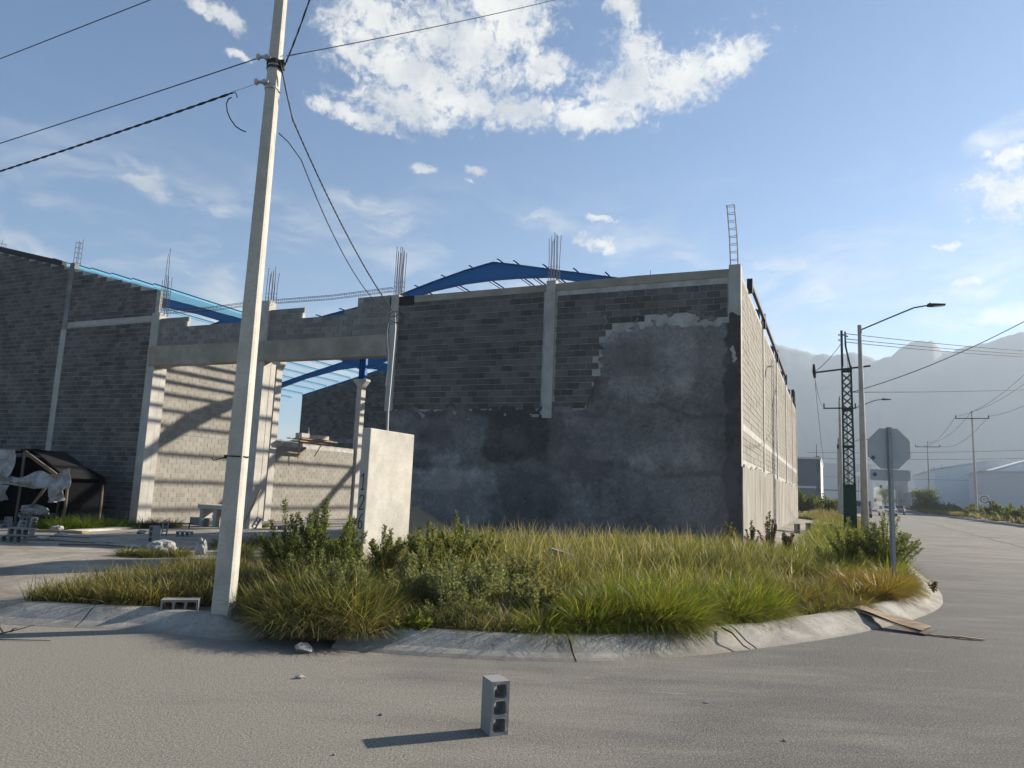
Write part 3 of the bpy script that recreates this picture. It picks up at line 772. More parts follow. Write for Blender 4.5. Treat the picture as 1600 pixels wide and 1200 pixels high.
# rear gable of the left warehouse and its frames
m = MB(); m.prism([(-.02, -1.5), (-.02, gab(0)), (-RID, gab(RID)), (-21.0, gab(21.0)), (-21.0, -1.5)], 'y', 34.2, 34.4); rw = m.build('rear_wall', 'concrete_dark', left)
sp = block_grid(7.0, 21.0, .4, 12.0, lambda u, z: z+.1 < gab(u) and not 5.3 < z < 5.6)
lay(rw, 'block', sp, lambda u, z: ((-u, 34.19, z), 0), 0, 'block_joined')
for x in (7.0, 14.0): m = MB(); m.bx(-x-.2, -x+.2, 34.0, 34.3, -1.5, gab(x)-.3); m.build('column', 'concrete_dark', rw)
m = MB(); m.prism([(-7, gab(7)), (-RID, gab(RID)), (-21.0, gab(21.0)), (-21.0, gab(21.0)+.16), (-RID, gab(RID)+.16), (-7, gab(7)+.16)], 'y', 34.15, 34.45); m.build('coping', 'blue_paint', rw)
LR = [(.3, 9.35, .95), (3.0, 10.0, .45), (6, 10.8, .4), (9.4, 11.65, .55), (RID, 12.1, .85), (13.0, 11.65, .55), (16.4, 10.8, .4), (19.4, 10.0, .45), (22.1, 9.35, .95)]
for v in FR: rafter(left, LR, v)
for k in range(17):
    u = .5+k*1.35
    cee(left, u, gab(u)+.06, .0 if u < 7.5 else 7.0, 34.0, 'cyan_paint')
m = MB(); m.bx(-XE, -XE+.15, .2, 12.0, -1.5, 7.0); m.build('far_side_wall', 'concrete_dark', left)
# rear of the hall
m = MB(); m.prism([(-.2, -1.5), (-.2, 8.3), (-9.5, 9.2), (-9.5, -1.5)], 'y', 35.0, 35.2); m.build('rear_wall', 'concrete_dark', hall)
# ================================================================== NEAR OBJECTS
def octo_shaft(b, base, top_r, base_r, h, rot=0.0, n=8, steps=6):
    rings = []
    for i in range(steps+1):
        t = i/steps; r = base_r+(top_r-base_r)*t
        rings.append([(base[0]+r*math.cos(rot+2*math.pi*(j+.5)/n), base[1]+r*math.sin(rot+2*math.pi*(j+.5)/n), base[2]+h*t) for j in range(n)])
    P = [p for rg in rings for p in rg]
    F = [(i*n+j, i*n+(j+1) % n, (i+1)*n+(j+1) % n, (i+1)*n+j) for i in range(steps) for j in range(n)]
    F += [tuple(reversed(range(n))), tuple(steps*n+j for j in range(n))]
    b.add(P, F)
def chamfer_shaft(b, base, top_r, base_r, h, rot, steps=8, ch=.36):
    n = 8; P = []
    for i in range(steps+1):
        t = i/steps; r = base_r+(top_r-base_r)*t; c = r*ch*.8
        ring_ = [(r, -r+c*1.6), (r, r-c), (r-c, r), (-r+c, r), (-r, r-c), (-r, -r+c), (-r+c, -r), (r-c*.55, -r)]
        for x, y in ring_: P.append((base[0]+x*math.cos(rot)-y*math.sin(rot), base[1]+x*math.sin(rot)+y*math.cos(rot), base[2]+h*t))
    F = [(i*n+j, i*n+(j+1) % n, (i+1)*n+(j+1) % n, (i+1)*n+j) for i in range(steps) for j in range(n)]
    b.add(P, F+[tuple(reversed(range(n))), tuple(steps*n+j for j in range(n))])
PX, PY = -3.16, 8.50
pole = thing('utility_pole', (PX, PY, .0), 0, 'tall tapered octagonal concrete utility pole at the kerb, nearest the camera', 'pole')
b = MB(); chamfer_shaft(b, (0, 0, -.2), .054, .112, 9.9, math.radians(0)); o = b.build('shaft', 'concrete_pale', pole)
def ring(b, z, r, th=.012, ht=.05, c=(0, 0), n=16):
    P = []; F = []
    for k in range(n):
        a = 2*math.pi*k/n
        for rr, zz in ((r, z), (r+th, z), (r+th, z+ht), (r, z+ht)): P.append((c[0]+rr*math.cos(a), c[1]+rr*math.sin(a), zz))
    for k in range(n):
        q = (k+1) % n
        for j in range(4): F.append((k*4+j, k*4+(j+1) % 4, q*4+(j+1) % 4, q*4+j))
    b.add(P, F)
b = MB(); ring(b, 6.86, .09); ring(b, 6.80, .09, .008, .025); b.box((.105, -.02, 6.86), (.05, .06, .12)); b.build('clamp_band', 'dark_steel', pole)
b = MB(); ring(b, 6.52, .092, .006, .02); b.build('clamp_band', 'galvanised', pole)
def insulator(parent, c, r=.045):
    b = MB(); x, y, z = c
    b.tube([(x-.07, y, z), (x-.045, y, z), (x-.03, y, z), (x, y, z), (x+.03, y, z), (x+.045, y, z), (x+.07, y, z)], [r*.7, r, r*.5, r*.45, r*.5, r, r*.7], 12)
    return b.build('insulator', 'ceramic', parent, smooth=True)
insulator(pole, (-.16, -.02, 6.96)); insulator(pole, (-.155, -.02, 6.62))
for a_, c_ in (((-.02, -.10, 6.9), (-.2, -.02, 6.96)), ((-.02, -.1, 6.58), (-.2, -.02, 6.62))): b = MB(); b.bar(a_, c_, .024); b.build('bracket', 'galvanised', pole)
b = MB(); ring(b, 1.93, .118, .006, .014); b.tube([(-.12, -.03, 1.93), (-.19, -.06, 1.90), (-.25, -.08, 1.88), (-.27, -.08, 1.91)], .006, 5); b.box((-.12, -.04, 1.93), (.04, .04, .04)); b.build('wire_tie', 'black_paint', pole)
# ---- wires
def sag(a, c, drop, n=24):
    a, c = Vector(a), Vector(c)
    return [a.lerp(c, i/n)-Vector((0, 0, drop*4*(i/n)*(1-i/n))) for i in range(n+1)]
def wire(name, pts, r, m_, label, group=None, twist=0, n=5):
    b = MB()
    if twist:
        pts2 = []
        for i in range(len(pts)-1):
            for j in range(6): pts2.append(Vector(pts[i]).lerp(Vector(pts[i+1]), j/6))
        pts2.append(Vector(pts[-1]))
        for ph in (0, math.pi):
            q = []
            for i, p in enumerate(pts2):
                a = i*.9+ph; q.append(p+Vector((0, math.cos(a), math.sin(a)))*r*.9)
            b.tube(q, r*.8, n)
    else: b.tube(pts, r, n)
    o = b.build(name, m_, None, smooth=True); tag(o, label, 'wire', group); return o
def AT(dx, dy, dz): return Vector((PX+dx, PY+dy, dz))
wire('overhead_wire', sag((-3.3, 8.5, 8.46), (-20.6, 16.2, 7.45), .0), .007, 'cable_black', 'topmost thin wire crossing the upper left corner of the sky')
wire('overhead_wire', sag((-3.33, 8.48, 6.96), (-15.7, 14.0, 6.25), .04), .007, 'cable_black', 'straight thin wire running left from the insulator on the octagonal pole')
wire('overhead_wire', sag((-3.02, 8.5, 7.0), (1.5, 13.5, 11.9), .05), .007, 'cable_black', 'straight thin wire running up to the right from the octagonal pole')
wire('service_cable', sag((-3.66, 8.5, 6.47), (-15.7, 14.0, 5.75), .10, 40), .010, 'cable_black', 'twisted black cable running left below the straight wire', twist=1)
wire('cable_tail', [(-3.66, 8.5, 6.47), (-3.62, 8.5, 6.475), (-3.60, 8.5, 6.44), (-3.595, 8.5, 6.41)], .007, 'cable_black', 'small hooked free end of the twisted black cable')
wire('tie_wire', sag((-3.66, 8.5, 6.485), (-3.30, 8.48, 6.62), .0, 4), .003, 'cable_grey', 'very thin tie wire between insulator and twisted cable')
wire('service_cable', [(-3.66, 8.5, 6.41), (-3.70, 8.5, 6.39), (-3.72, 8.5, 6.32), (-3.70, 8.5, 6.22), (-3.65, 8.5, 6.12), (-3.58, 8.5, 6.03), (-3.50, 8.5, 5.98), (-3.44, 8.5, 5.96)], .008, 'cable_black', 'short loose black loop of cable hanging left of the octagonal pole')
TOPM = Vector((-2.24, 12.95, 4.78))
wire('service_cable', [AT(.10, -.10, 6.86), AT(.17, .05, 6.5)] + sag(AT(.22, .2, 6.25), TOPM+Vector((0, 0, .05)), .16, 30), .010, 'cable_black', 'twisted cable descending from the pole clamp to the conduit mast', twist=1)
wire('service_cable', [AT(.12, .02, 5.97), AT(.22, .1, 5.90)] + sag(AT(.34, .3, 5.76), TOPM+Vector((-.05, 0, -.02)), .30, 30), .007, 'cable_black', 'thinner sagging cable from mid pole to the conduit mast')
wire('service_cable', [AT(.12, -.02, 6.84), AT(.16, -.05, 6.9), AT(.23, -.1, 7.05), AT(.36, -.25, 7.25), AT(.52, -.45, 7.5), AT(.75, -.8, 7.95), AT(1.3, -1.8, 9.0)], .010, 'cable_black', 'twisted cable rising to the upper right from the pole clamp', twist=1)
# ---- number slab with its conduit mast
SLP = Vector((-2.52, 12.35, .25))
slab = thing('meter_pillar', SLP, -ANG, 'pale concrete slab pillar painted with the number 126, among weeds', 'pillar')
b = MB(); b.bx(0, .175, 0, 1.42, -.3, 2.37); bevel(b.build('slab', 'concrete_pale', slab), .018)
def ribbon(b, pts, wd, y):
    for (x0, z0), (x1, z1) in zip(pts[:-1], pts[1:]):
        b.bar((x0, y, z0), (x1, y, z1), .004, wd, (0, 0, 1)) if abs(z1-z0) < 1e-6 else None
        d = Vector((x1-x0, 0, z1-z0)); n = Vector((-d.z, 0, d.x)).normalized()*wd/2
        if abs(z1-z0) >= 1e-6:
            e = d.normalized()*wd*.35
            a = Vector((x0, y, z0))-e; c = Vector((x1, y, z1))+e
            b.add([a-n, c-n, c+n, a+n], [(0, 1, 2, 3)])
arc = lambda cx, cz, rx, rz, a0, a1, n=12: [(cx+rx*math.cos(math.radians(a0+(a1-a0)*i/n)), cz+rz*math.sin(math.radians(a0+(a1-a0)*i/n))) for i in range(n+1)]
for z0, strokes in ((1.33, [[(.055, .21), (.095, .27), (.092, .005)], [(.06, .004), (.12, .007)]]),
                    (.99, [arc(.09, .19, .042, .06, 170, -25)+[(.05, .01), (.135, .018)]]),
                    (.68, [[(.125, .255), (.085, .20), (.06, .13)]+arc(.092, .068, .036, .062, 160, -200, 16)])):
    b = MB()
    for st in strokes: ribbon(b, [(x, z+z0) for x, z in st], .017, -.004)
    b.build('painted_digit', 'black_paint', slab, fix=False)
mast = thing('conduit_mast', (-2.2, 12.98, 2.5), 0, 'thin pale metal conduit pipe with wire loops rising behind the number slab', 'pipe')
b = MB(); b.tube([(0, 0, -1.2), (-.002, 0, .15), (-.012, 0, .5), (.005, 0, 1.3), (.02, 0, 2.0), (-.01, 0, 2.28)], .022, 8); b.build('pipe', 'galvanised', mast, smooth=True)
b = MB()
for k, (r, cx, cz) in enumerate(((.13, .03, 2.22), (.11, .09, 2.18), (.09, -.02, 2.16))):
    b.tube([(cx+r*math.cos(a*.42), .03*math.sin(a+k), cz+r*.8*math.sin(a*.42)) for a in range(14)], .006, 5)
b.build('wire_loop', 'cable_black', mast)
b = MB(); b.tube([(-.09, 0, 2.2), (-.12, 0, 1.95), (-.08, 0, 1.6), (-.06, 0, 1.3), (-.085, 0, .95)], .008, 5); b.build('loose_wire', 'cable_grey', mast)
# ---- hollow blocks
def hollow_block(name='concrete_block', L=.40, Wd=.15, H=.20, cells=3, m_='block_loose'):
    """block whose cells run along y (H); x length L, z thickness Wd -> lying with holes to the front"""
    b = MB(); wall = .024; cw = (L-wall*(cells+1))/cells; x0s = [-L/2+wall+k*(cw+wall) for k in range(cells)]
    hz0, hz1 = wall, Wd-wall; y0, y1 = -H/2, H/2
    def oct_hole(xa): # rounded opening
        c = .016; xb = xa+cw
        return [(xa+c, hz0), (xb-c, hz0), (xb, hz0+c), (xb, hz1-c), (xb-c, hz1), (xa+c, hz1), (xa, hz1-c), (xa, hz0+c)]
    for y, flip in ((y0, 0), (y1, 1)):
        for k in range(cells):
            h = oct_hole(x0s[k]); xl = -L/2 if k == 0 else x0s[k]-wall/2; xr = L/2 if k == cells-1 else x0s[k]+cw+wall/2
            outer = [(xl, 0), (xr, 0), (xr, Wd), (xl, Wd)]
            P = [(x, y, z) for x, z in outer+h]
            F = [(0, 1, 5, 4), (1, 6, 5), (1, 2, 7, 6), (2, 8, 7), (2, 3, 9, 8), (3, 10, 9), (3, 0, 11, 10), (0, 4, 11)]
            b.add(P, F)
    for k in range(cells):
        h = oct_hole(x0s[k]); n = 8
        b.add([(x, y0, z) for x, z in h]+[(x, y1, z) for x, z in h], [(i, (i+1) % n, n+(i+1) % n, n+i) for i in range(n)])
    b.add([(-L/2, y0, 0), (L/2, y0, 0), (L/2, y1, 0), (-L/2, y1, 0), (-L/2, y0, Wd), (L/2, y0, Wd), (L/2, y1, Wd), (-L/2, y1, Wd)], [(0, 1, 2, 3), (4, 5, 6, 7), (0, 3, 7, 4), (1, 2, 6, 5)])
    import bmesh
    o = b.build(name, m_, None, fix=False)
    bm = bmesh.new(); bm.from_mesh(o.data); bmesh.ops.remove_doubles(bm, verts=bm.verts, dist=.0005)
    # chipped edges
    for v in bm.verts: v.co += Vector((random.uniform(-.002, .002), random.uniform(-.002, .002), random.uniform(-.002, .002)))
    bmesh.ops.recalc_face_normals(bm, faces=bm.faces); bm.to_mesh(o.data); bm.free()
    return o
proto = hollow_block()
def put_block(o, x, y, z, rz, mode='lie', tilt=0.0, label=None, group=None, scale=1.0):
    """lie: long side down with holes sideways; flat: holes up; stand: on its end"""
    if mode == 'lie': e = Matrix.Rotation(rz, 4, 'Z') @ Matrix.Rotation(tilt, 4, 'Y')
    elif mode == 'flat': e = Matrix.Rotation(rz, 4, 'Z') @ Matrix.Rotation(math.pi/2, 4, 'X'); z += .10*scale; 
    else: e = Matrix.Rotation(rz, 4, 'Z') @ Matrix.Rotation(tilt, 4, 'Y') @ Matrix.Rotation(-math.pi/2, 4, 'Y'); z += .20*scale
    o.matrix_world = Matrix.Translation((x, y, z)) @ e @ Matrix.Scale(scale, 4)
    tag(o, label, 'block', group); return o
# the lone block standing on the road
put_block(proto, .035, 5.43, 0.0, math.radians(24), 'stand', label='hollow concrete block standing upright alone on the asphalt road', scale=.90)
NB = [ # w, v (building frame), z offset, angle, mode, tilt, label
 (None, (-3.72, 8.66), 0.0, .30, 'lie', .0, 'hollow block lying in grass beside the kerb left of the octagonal pole'),
 (None, (.95, 12.6), .12, -.2, 'lie', .25, 'block half buried in the yellow grass before the rendered wall'),
 (None, (-8.3, 17.6), 0, -.5, 'stand', 0, 'block standing on end on the dirt left of the pole, holes facing right'),
 (None, (-9.6, 21.0), 0, .5, 'stand', .05, 'block standing on end just behind another upright block on the dirt'),
 (None, (-8.85, 20.4), 0, .1, 'lie', 0, 'block lying flat with three holes in view, right of two upright blocks'),
 (None, (-9.6, 14.5), .0, .25, 'lie', 0, 'lower block of the small pile at the left picture edge'),
 (None, (-9.45, 14.45), .15, .15, 'lie', .04, 'upper block of the small pile at the left picture edge'),
 (None, (-13.8, 21.2), 0, .8, 'stand', .18, 'tilted block on the dirt with one dark edge, above the small pile'),
 (None, (-18.0, 26.1), 0, .3, 'lie', 0, 'block lying flat in front of the tarp shelter'),
 (None, (-17.85, 26.6), 0, -.3, 'stand', 0, 'upright block with bright lit holes at the foot of the tarp shelter'),
 (None, (-18.7, 26.9), 0, .2, 'stand', 0, 'upright block leftmost in the row before the tarp shelter'),
 (None, (-17.3, 26.75), 0, .1, 'stand', 0, 'upright block rightmost in the row before the tarp shelter'),
 (None, (-15.9, 25.0), 0, .9, 'stand', .1, 'pale block at the left end of the green grass tuft'),
 (1.0, (11.2), 0, .2, 'stand', 0, 'dark upright block at the foot of the sunlit side wall, nearest of three'),
 (1.3, (15.5), 0, .1, 'stand', 0, 'dark upright block at the sunlit side wall, middle of three'),
 (2.2, (17.5), 0, .3, 'stand', 0, 'dark block farthest along the sunlit side wall path'),
 (-16.2, (-.75), 0, .5, 'stand', .45, 'leaning block by the middle gate column'),
 (-15.5, (-.6), 0, .1, 'lie', 0, 'block lying right of the leaning block at the gate column'),
 (-15.0, (-.7), 0, .05, 'lie', 0, 'block lying second right of the leaning block at the gate column'),
 (-14.9, (.5), 0, .1, 'stand', 0, 'upright block behind the lying blocks in the gateway'),
 (-14.4, (.4), 0, .1, 'stand', 0, 'upright block right of its twin in the gateway'),
 (-14.65, (.45), .4, .1, 'lie', 0, 'block laid across two upright blocks in the gateway'),
 (-17.0, (-1.0), 0, -.2, 'lie', 0, 'block lying left of the middle gate column'),
]
for w, q, dz, ang, mode, tilt, lab in NB:
    if w is None: x, y = q
    else: p = LW(w, q); x, y = p.x, p.y
    o = proto.copy(); COL.objects.link(o)
    z = gz1(x, y) if WL(x, y)[1] < 0 or WL(x, y)[0] > 0 else .40+float(TILT(*WL(x, y)))
    put_block(o, x, y, z+dz-.008, ang, mode, tilt, lab, 'loose hollow concrete blocks')
# ---- stones and litter
def stone(name, c, s, label, m_='concrete', seed=0, cat='stone', flat=.6):
    import bmesh
    bm = bmesh.new(); bmesh.ops.create_icosphere(bm, subdivisions=3, radius=1); r = random.Random(seed)
    cuts = [(Vector((r.uniform(-1, 1), r.uniform(-1, 1), r.uniform(-1, 1))).normalized(), r.uniform(.45, .8)) for _ in range(12)]
    for v in bm.verts:
        for n, d in cuts:
            k = v.co.dot(n)-d
            if k > 0: v.co -= n*k
        v.co *= 1+(float(vnoise(v.co.x*3+seed, v.co.y*3+v.co.z*2))-.5)*.12
        v.co = Vector((v.co.x*s[0], v.co.y*s[1], v.co.z*s[2]))
    me = bpy.data.meshes.new(name); bm.to_mesh(me); bm.free(); me.materials.append(MATS[m_])
    o = bpy.data.objects.new(name, me); COL.objects.link(o); o.location = c; o.rotation_euler = (0, 0, r.uniform(0, 3)); tag(o, label, cat); return o
stone('broken_concrete', (-1.98, 7.60, .03), (.17, .11, .055), 'pale broken concrete chunk lying at the gap in the kerb', 'concrete', 3)
stone('stone', (-1.72, 6.57, .012), (.055, .03, .022), 'small pale flat stone on the road left of the standing block', 'concrete_pale', 5)
stone('stone', (-.87, 5.66, .005), (.022, .016, .012), 'tiny dark pebble on the road near the block shadow', 'concrete_dark', 8)
stone('stone', (-1.02, 4.83, .004), (.014, .012, .009), 'tiny brown pebble on the road below the tip of the block shadow', 'concrete_dark', 9)
stone('stone', (2.05, 5.45, .006), (.022, .018, .014), 'tiny pale pebble on the road right of the standing block', 'concrete_pale', 12)
stone('stone', (1.72, 6.33, .004), (.03, .02, .01), 'small pale chip on the road between block and kerb', 'concrete_pale', 14)
b = MB()
for st in ([(-5.15, 7.75, .01), (-5.0, 7.8, .05), (-4.9, 7.9, .08)], [(-5.05, 7.78, .03), (-5.0, 7.72, .07), (-4.93, 7.68, .09)], [(-5.3, 7.6, .01), (-5.0, 7.5, .012), (-4.5, 7.55, .01)], [(-5.12, 7.76, .02), (-5.2, 7.82, .06), (-5.22, 7.85, .1)]):
    b.tube(st, [.008, .006, .003], 5)
tag(b.build('twig', 'stem', None), 'dead forked twig lying on the road at the left edge', 'twig')
# bag of rubbish, plastic
def crumple(name, c, s, m_, label, seed, cat):
    import bmesh
    bm = bmesh.new(); bmesh.ops.create_icosphere(bm, subdivisions=4, radius=1)
    for v in bm.verts:
        n = abs(float(vnoise(v.co.x*1.7+seed+20, v.co.y*1.7+v.co.z*1.3+20, 1))-.5)*1.1+abs(float(vnoise(v.co.x*4+seed+30, v.co.y*4-v.co.z*3+30, 2))-.5)*.35
        v.co *= .72+n*.8; v.co = Vector((v.co.x*s[0], v.co.y*s[1], max(v.co.z, -.45)*s[2]))
    me = bpy.data.meshes.new(name); bm.to_mesh(me); bm.free(); me.materials.append(MATS[m_])
    o = bpy.data.objects.new(name, me); COL.objects.link(o); o.location = c; tag(o, label, cat); return o
crumple('plastic_sack', (-6.0, 12.9, gz1(-6.0, 12.9)+.10), (.34, .20, .15), 'tarp', 'crumpled white plastic sack in the grass left of the pole', 2, 'sack')
crumple('plastic_sack', (-5.45, 13.3, gz1(-5.45, 13.3)+.08), (.11, .10, .18), 'tarp', 'small white plastic scrap right of the larger sack', 5, 'sack')
crumple('plastic_litter', (-14.5, 23.9, gz1(-14.5, 23.9)+.05), (.22, .14, .12), 'tarp', 'white litter scrap on the lit dirt below the green tuft', 8, 'litter')
# board lying over the kerb on the right
pA = Vector((5.05, 10.9, .17)); 
board = thing('sheet_board', (5.32, 10.45, .10), 0, 'weathered warped board lying across the kerb on the right', 'board')
def warped(name, x0, x1, y0, y1, fz, m_, par, nx=16, ny=6, th=.012, fxy=None):
    P = []; F = []
    for j in range(ny+1):
        for i in range(nx+1):
            x = x0+(x1-x0)*i/nx; y = y0+(y1-y0)*j/ny
            q = (x, y, fz(i/nx, j/ny)); P.append(q if fxy is None else fxy(q, i/nx, j/ny))
    for j in range(ny):
        for i in range(nx): a = j*(nx+1)+i; F.append((a, a+1, a+nx+2, a+nx+1))
    mb = MB(); mb.add(P, F); o = mb.build(name, m_, par); md = o.modifiers.new('t', 'SOLIDIFY'); md.thickness = th; return o
R_ = Matrix.Rotation(math.radians(-52), 3, 'Z')
def bw(q, a, c):
    v = R_ @ Vector((q[0], q[1], 0)); return (v.x, v.y, q[2])
warped('plywood_sheet', -.42, .62, -.16, .17, lambda a, c: .10-.165*a+.008*math.sin(a*6+c*3)+.02*(c-.5)*a, 'weathered_wood', board, fxy=bw, th=.008)
warped('torn_layer', -.38, .55, -.10, .20, lambda a, c: .118-.158*a+.010*math.sin(a*7+c*2)+.03*(c-.3)*a, 'wood', board, fxy=bw, th=.005)
b = MB()
p0 = Vector((5.75, 9.75, .02)); 
for k in range(5):
    b.bar((5.55+k*.11+random.uniform(-.03, .03), 9.98-.05*k, .012+.004*k), (5.72+k*.13, 9.86-.04*k+random.uniform(-.05, .05), .014), .05, .012)
tag(b.build('wood_splinters', 'wood', None), 'splintered wood scraps on the asphalt at the end of the warped board', 'wood scraps')
b = MB(); b.tube([(2.55, 8.72, .2), (2.63, 8.58, .17), (2.72, 8.46, .06), (2.78, 8.42, .03)], [.012, .011, .009, .006], 5)
tag(b.build('root_stick', 'stem', None), 'thin dark stick lying over the kerb below the green tuft', 'stick')
# ---- sand heap
def heap():
    n = 48; P = [(0, 0, 0)]; X = []; F = []
    rr = np.linspace(0, 1, 14); V = []
    for r in rr:
        for k in range(n):
            a = 2*math.pi*k/n; x, y = r*math.cos(a), r*math.sin(a)
            z = (1-r)**1.15*(1+.3*(float(fbm(x*2+5, y*2+5, 3))-.5)*2); V.append((x*1.75, y*1.0, z*1.05-.05))
    for i in range(len(rr)-1):
        for k in range(n): F.append((i*n+k, i*n+(k+1) % n, (i+1)*n+(k+1) % n, (i+1)*n+k))
    o = np_mesh('sand_heap', np.array(V), np.array(F), 'sand', smooth=True); p = LW(-9.4, -1.45, .16); o.location = p; o.rotation_euler = (0, 0, -ANG)
    tag(o, 'brown heap of sand against the rendered wall behind the number slab', 'sand heap')
heap()
# dark scraps at the wall foot
for k, (w, v, s) in enumerate(((-8.4, -.5, (.55, .12, .10)), (-6.5, -.4, (.4, .12, .10)), (-3.0, -.35, (.3, .12, .13)), (-2.1, -.4, (.22, .15, .2)))):
    p = LW(w, v, .45+float(TILT(w, v))); stone('stone_chunk', (p.x, p.y, p.z), s, ('dark flat rubble beside the sand heap at the wall foot', 'dark rubble at the wall foot under the bare column', 'squarish dark rubble at the right part of the wall foot', 'dark lump of rubble nearest the corner at the wall foot')[k], 'concrete_dark', 20+k, 'stone')
for k, (x, y, s) in enumerate(((5.3, 17.9, .22), (5.75, 18.1, .3), (4.9, 18.2, .2))):
    stone('stone_chunk', (x, y, gz1(x, y)+.05), (s*1.3, s, s*.7), ('grey rubble stone by the dark weeds, left', 'large grey rubble stone by the dark weeds', 'smaller grey rubble stone by the wall foot near the corner')[k], 'concrete', 30+k, 'stone')
p = LW(2.2, 20.5, .36); stone('stone_chunk', p, (.8, .5, .22), 'dark rubble heap at the far end of the side wall path', 'concrete_dark', 40, 'stone')
# ---- makeshift tarp shelter
SH = LW(-25.5, -1.9, -.44)
sh = thing('tarp_shelter', SH, -ANG, 'makeshift dark shelter hung with ragged white tarps against the left warehouse', 'shelter')
b = MB()
for x, y, h in ((-6.5, -1.2, 2.2), (-.2, -1.2, 2.35), (2.3, -1.1, 1.5), (-6.5, .3, 2.0), (2.3, .3, 1.4), (-.1, .3, 2.2)):
    bb = MB(); h *= 1.17; bb = MB(); bb.tube([(x, y, -.1), (x+.03, y, h*.5), (x, y, h)], .05, 7); bb.build('post', 'weathered_wood', sh)
warped('roof_sheet', -6.8, -.1, -1.35, .45, lambda a, c: 2.82+.04*math.sin(a*14)+.05*math.sin(c*5)-.05*c, 'dark_tarp_shaded', sh)
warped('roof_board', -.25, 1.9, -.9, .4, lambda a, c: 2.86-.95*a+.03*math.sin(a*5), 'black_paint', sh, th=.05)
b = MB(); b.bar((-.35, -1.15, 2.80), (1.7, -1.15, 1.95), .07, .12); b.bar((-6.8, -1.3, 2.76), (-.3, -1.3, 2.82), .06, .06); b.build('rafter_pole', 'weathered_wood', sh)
warped('back_sheet', -6.6, 2.7, 0, 1, lambda a, c: 2.6*c if a < .7 else (2.6-(a-.7)*2.6)*c, 'dark_tarp_shaded', sh, fxy=lambda q, a, c: (min(q[0], 2.3), .42, q[2]))
warped('side_sheet', 0, 1, 0, 1, lambda a, c: 1.7*c, 'dark_tarp_shaded', sh, fxy=lambda q, a, c: (2.32, -1.05+1.4*a, q[2]))
warped('front_sheet', -6.6, -3.5, 0, 1, lambda a, c: 2.7*c, 'dark_tarp_shaded', sh, fxy=lambda q, a, c: (q[0], -1.0, q[2]))
def hang(name, x0, x1, top, bot, y, seed, m_='tarp'):
    return warped(name, x0, x1, 0, 1, lambda a, c: 0, m_, sh, 26, 14, .006,
        lambda q, a, c: (q[0]+.05*math.sin(c*4+seed), y-.10*math.sin(a*19+seed)*(1-c)-.07*math.sin(a*7+c*5+seed)-.05*float(vnoise(a*9+seed, c*7)), top(a)+(bot(a)-top(a))*(1-c)*(1+.08*(float(vnoise(a*11, seed))-.5))))
hang('hanging_tarp', -3.9, -.35, lambda a: 2.82, lambda a: 1.52+.9*max(0, .35-a)*1.6+.25*a, -1.42, 1.0)
hang('hanging_tarp', -1.35, 2.95, lambda a: 1.78+.35*a+.10*math.sin(a*14), lambda a: 1.48+.05*math.sin(a*9)-.03*a, -1.44, 2.4)
hang('hanging_tarp', 1.9, 2.75, lambda a: 1.5, lambda a: .95+.1*a, -1.47, 3.1)
hang('hanging_tarp', -1.2, -.5, lambda a: 1.5, lambda a: .75+.2*a, -1.47, 4.4)
b = MB(); b.bar((.25, -1.45, -.05), (1.35, -1.25, 1.5), .06, .09); b.build('prop', 'weathered_wood', sh)
b = MB(); 
for k in range(6): b.box((-.6+k*.23+random.uniform(-.1, .1), -.6+random.uniform(-.3, .3), .25+.1*(k % 3)), (.5, .35, .12), Matrix.Rotation(random.uniform(-.5, .5), 3, 'Y'))
b.build('scrap_heap', 'grey_paint', sh)
crumple('plastic_sack', LW(-24.8, -3.0, .15), (.55, .3, .26), 'tarp', 'pale sack lying inside the tarp shelter opening', 11, 'sack')
# low slab bench of blocks inside the gate
be = thing('block_bench', LW(-19.5, .55, -.21), -ANG, 'low concrete slab resting on blocks in front of the sunlit block wall', 'bench')
b = MB(); b.bx(-.65, .75, -.35, .45, .66, .82); bevel(b.build('slab', 'concrete_pale', be), .012)
for x in (-.5, .2, .62):
    b = MB(); b.bx(x-.075, x+.075, -.28, .2, -.1, .657); b.build('support', 'concrete', be)
b = MB(); b.bx(-1.2, -.2, -.15, .35, 0, .3); b.prism([(-1.3, 0), (-.2, 0), (-.6, .45)], 'y', .36, .44); b.build('side_slab', 'concrete_dark', be)
b = MB(); b.bar(tuple(LW(-16.95, -.75, -.12)), tuple(LW(-16.75, -.2, 1.3)), .10, .04); tag(b.build('plank', 'wood', None), 'pale plank leaning against the middle gate column', 'plank')
# scaffold boards at the end of the low wall
sc = thing('scaffold_boards', LW(-22.4, 8.6, 3.62), -ANG, 'rough wooden scaffold boards resting on the low wall behind the gate', 'boards')
for k, (x, z, l, m_) in enumerate(((-.1, .12, 2.9, 'wood'), (.15, .17, 2.6, 'wood'), (.45, .12, 2.8, 'wood'), (-.35, .02, 2.0, 'dark_steel'), (.3, .0, 2.3, 'wood'))):
    b = MB(); b.box((x, .6+random.uniform(-.2, .2), z), (.24, l, .045), Matrix.Rotation(random.uniform(-.06, .06), 3, 'Z')); b.build('board', m_, sc)
b = MB(); b.bx(-.1, .3, -.4, .2, .2, .42); b.bx(.1, .14, .3, .34, .2, .75); b.bx(-.2, .35, .8, 1.7, .2, .4); b.build('mortar_tub', 'concrete', sc)
for a_, c_ in (((.1, -.3, -.05), (.1, -.3, -.9)), ((.3, 1.2, -.05), (.05, 1.0, -.7))): b = MB(); b.bar(a_, c_, .05); b.build('bracket', 'wood', sc)
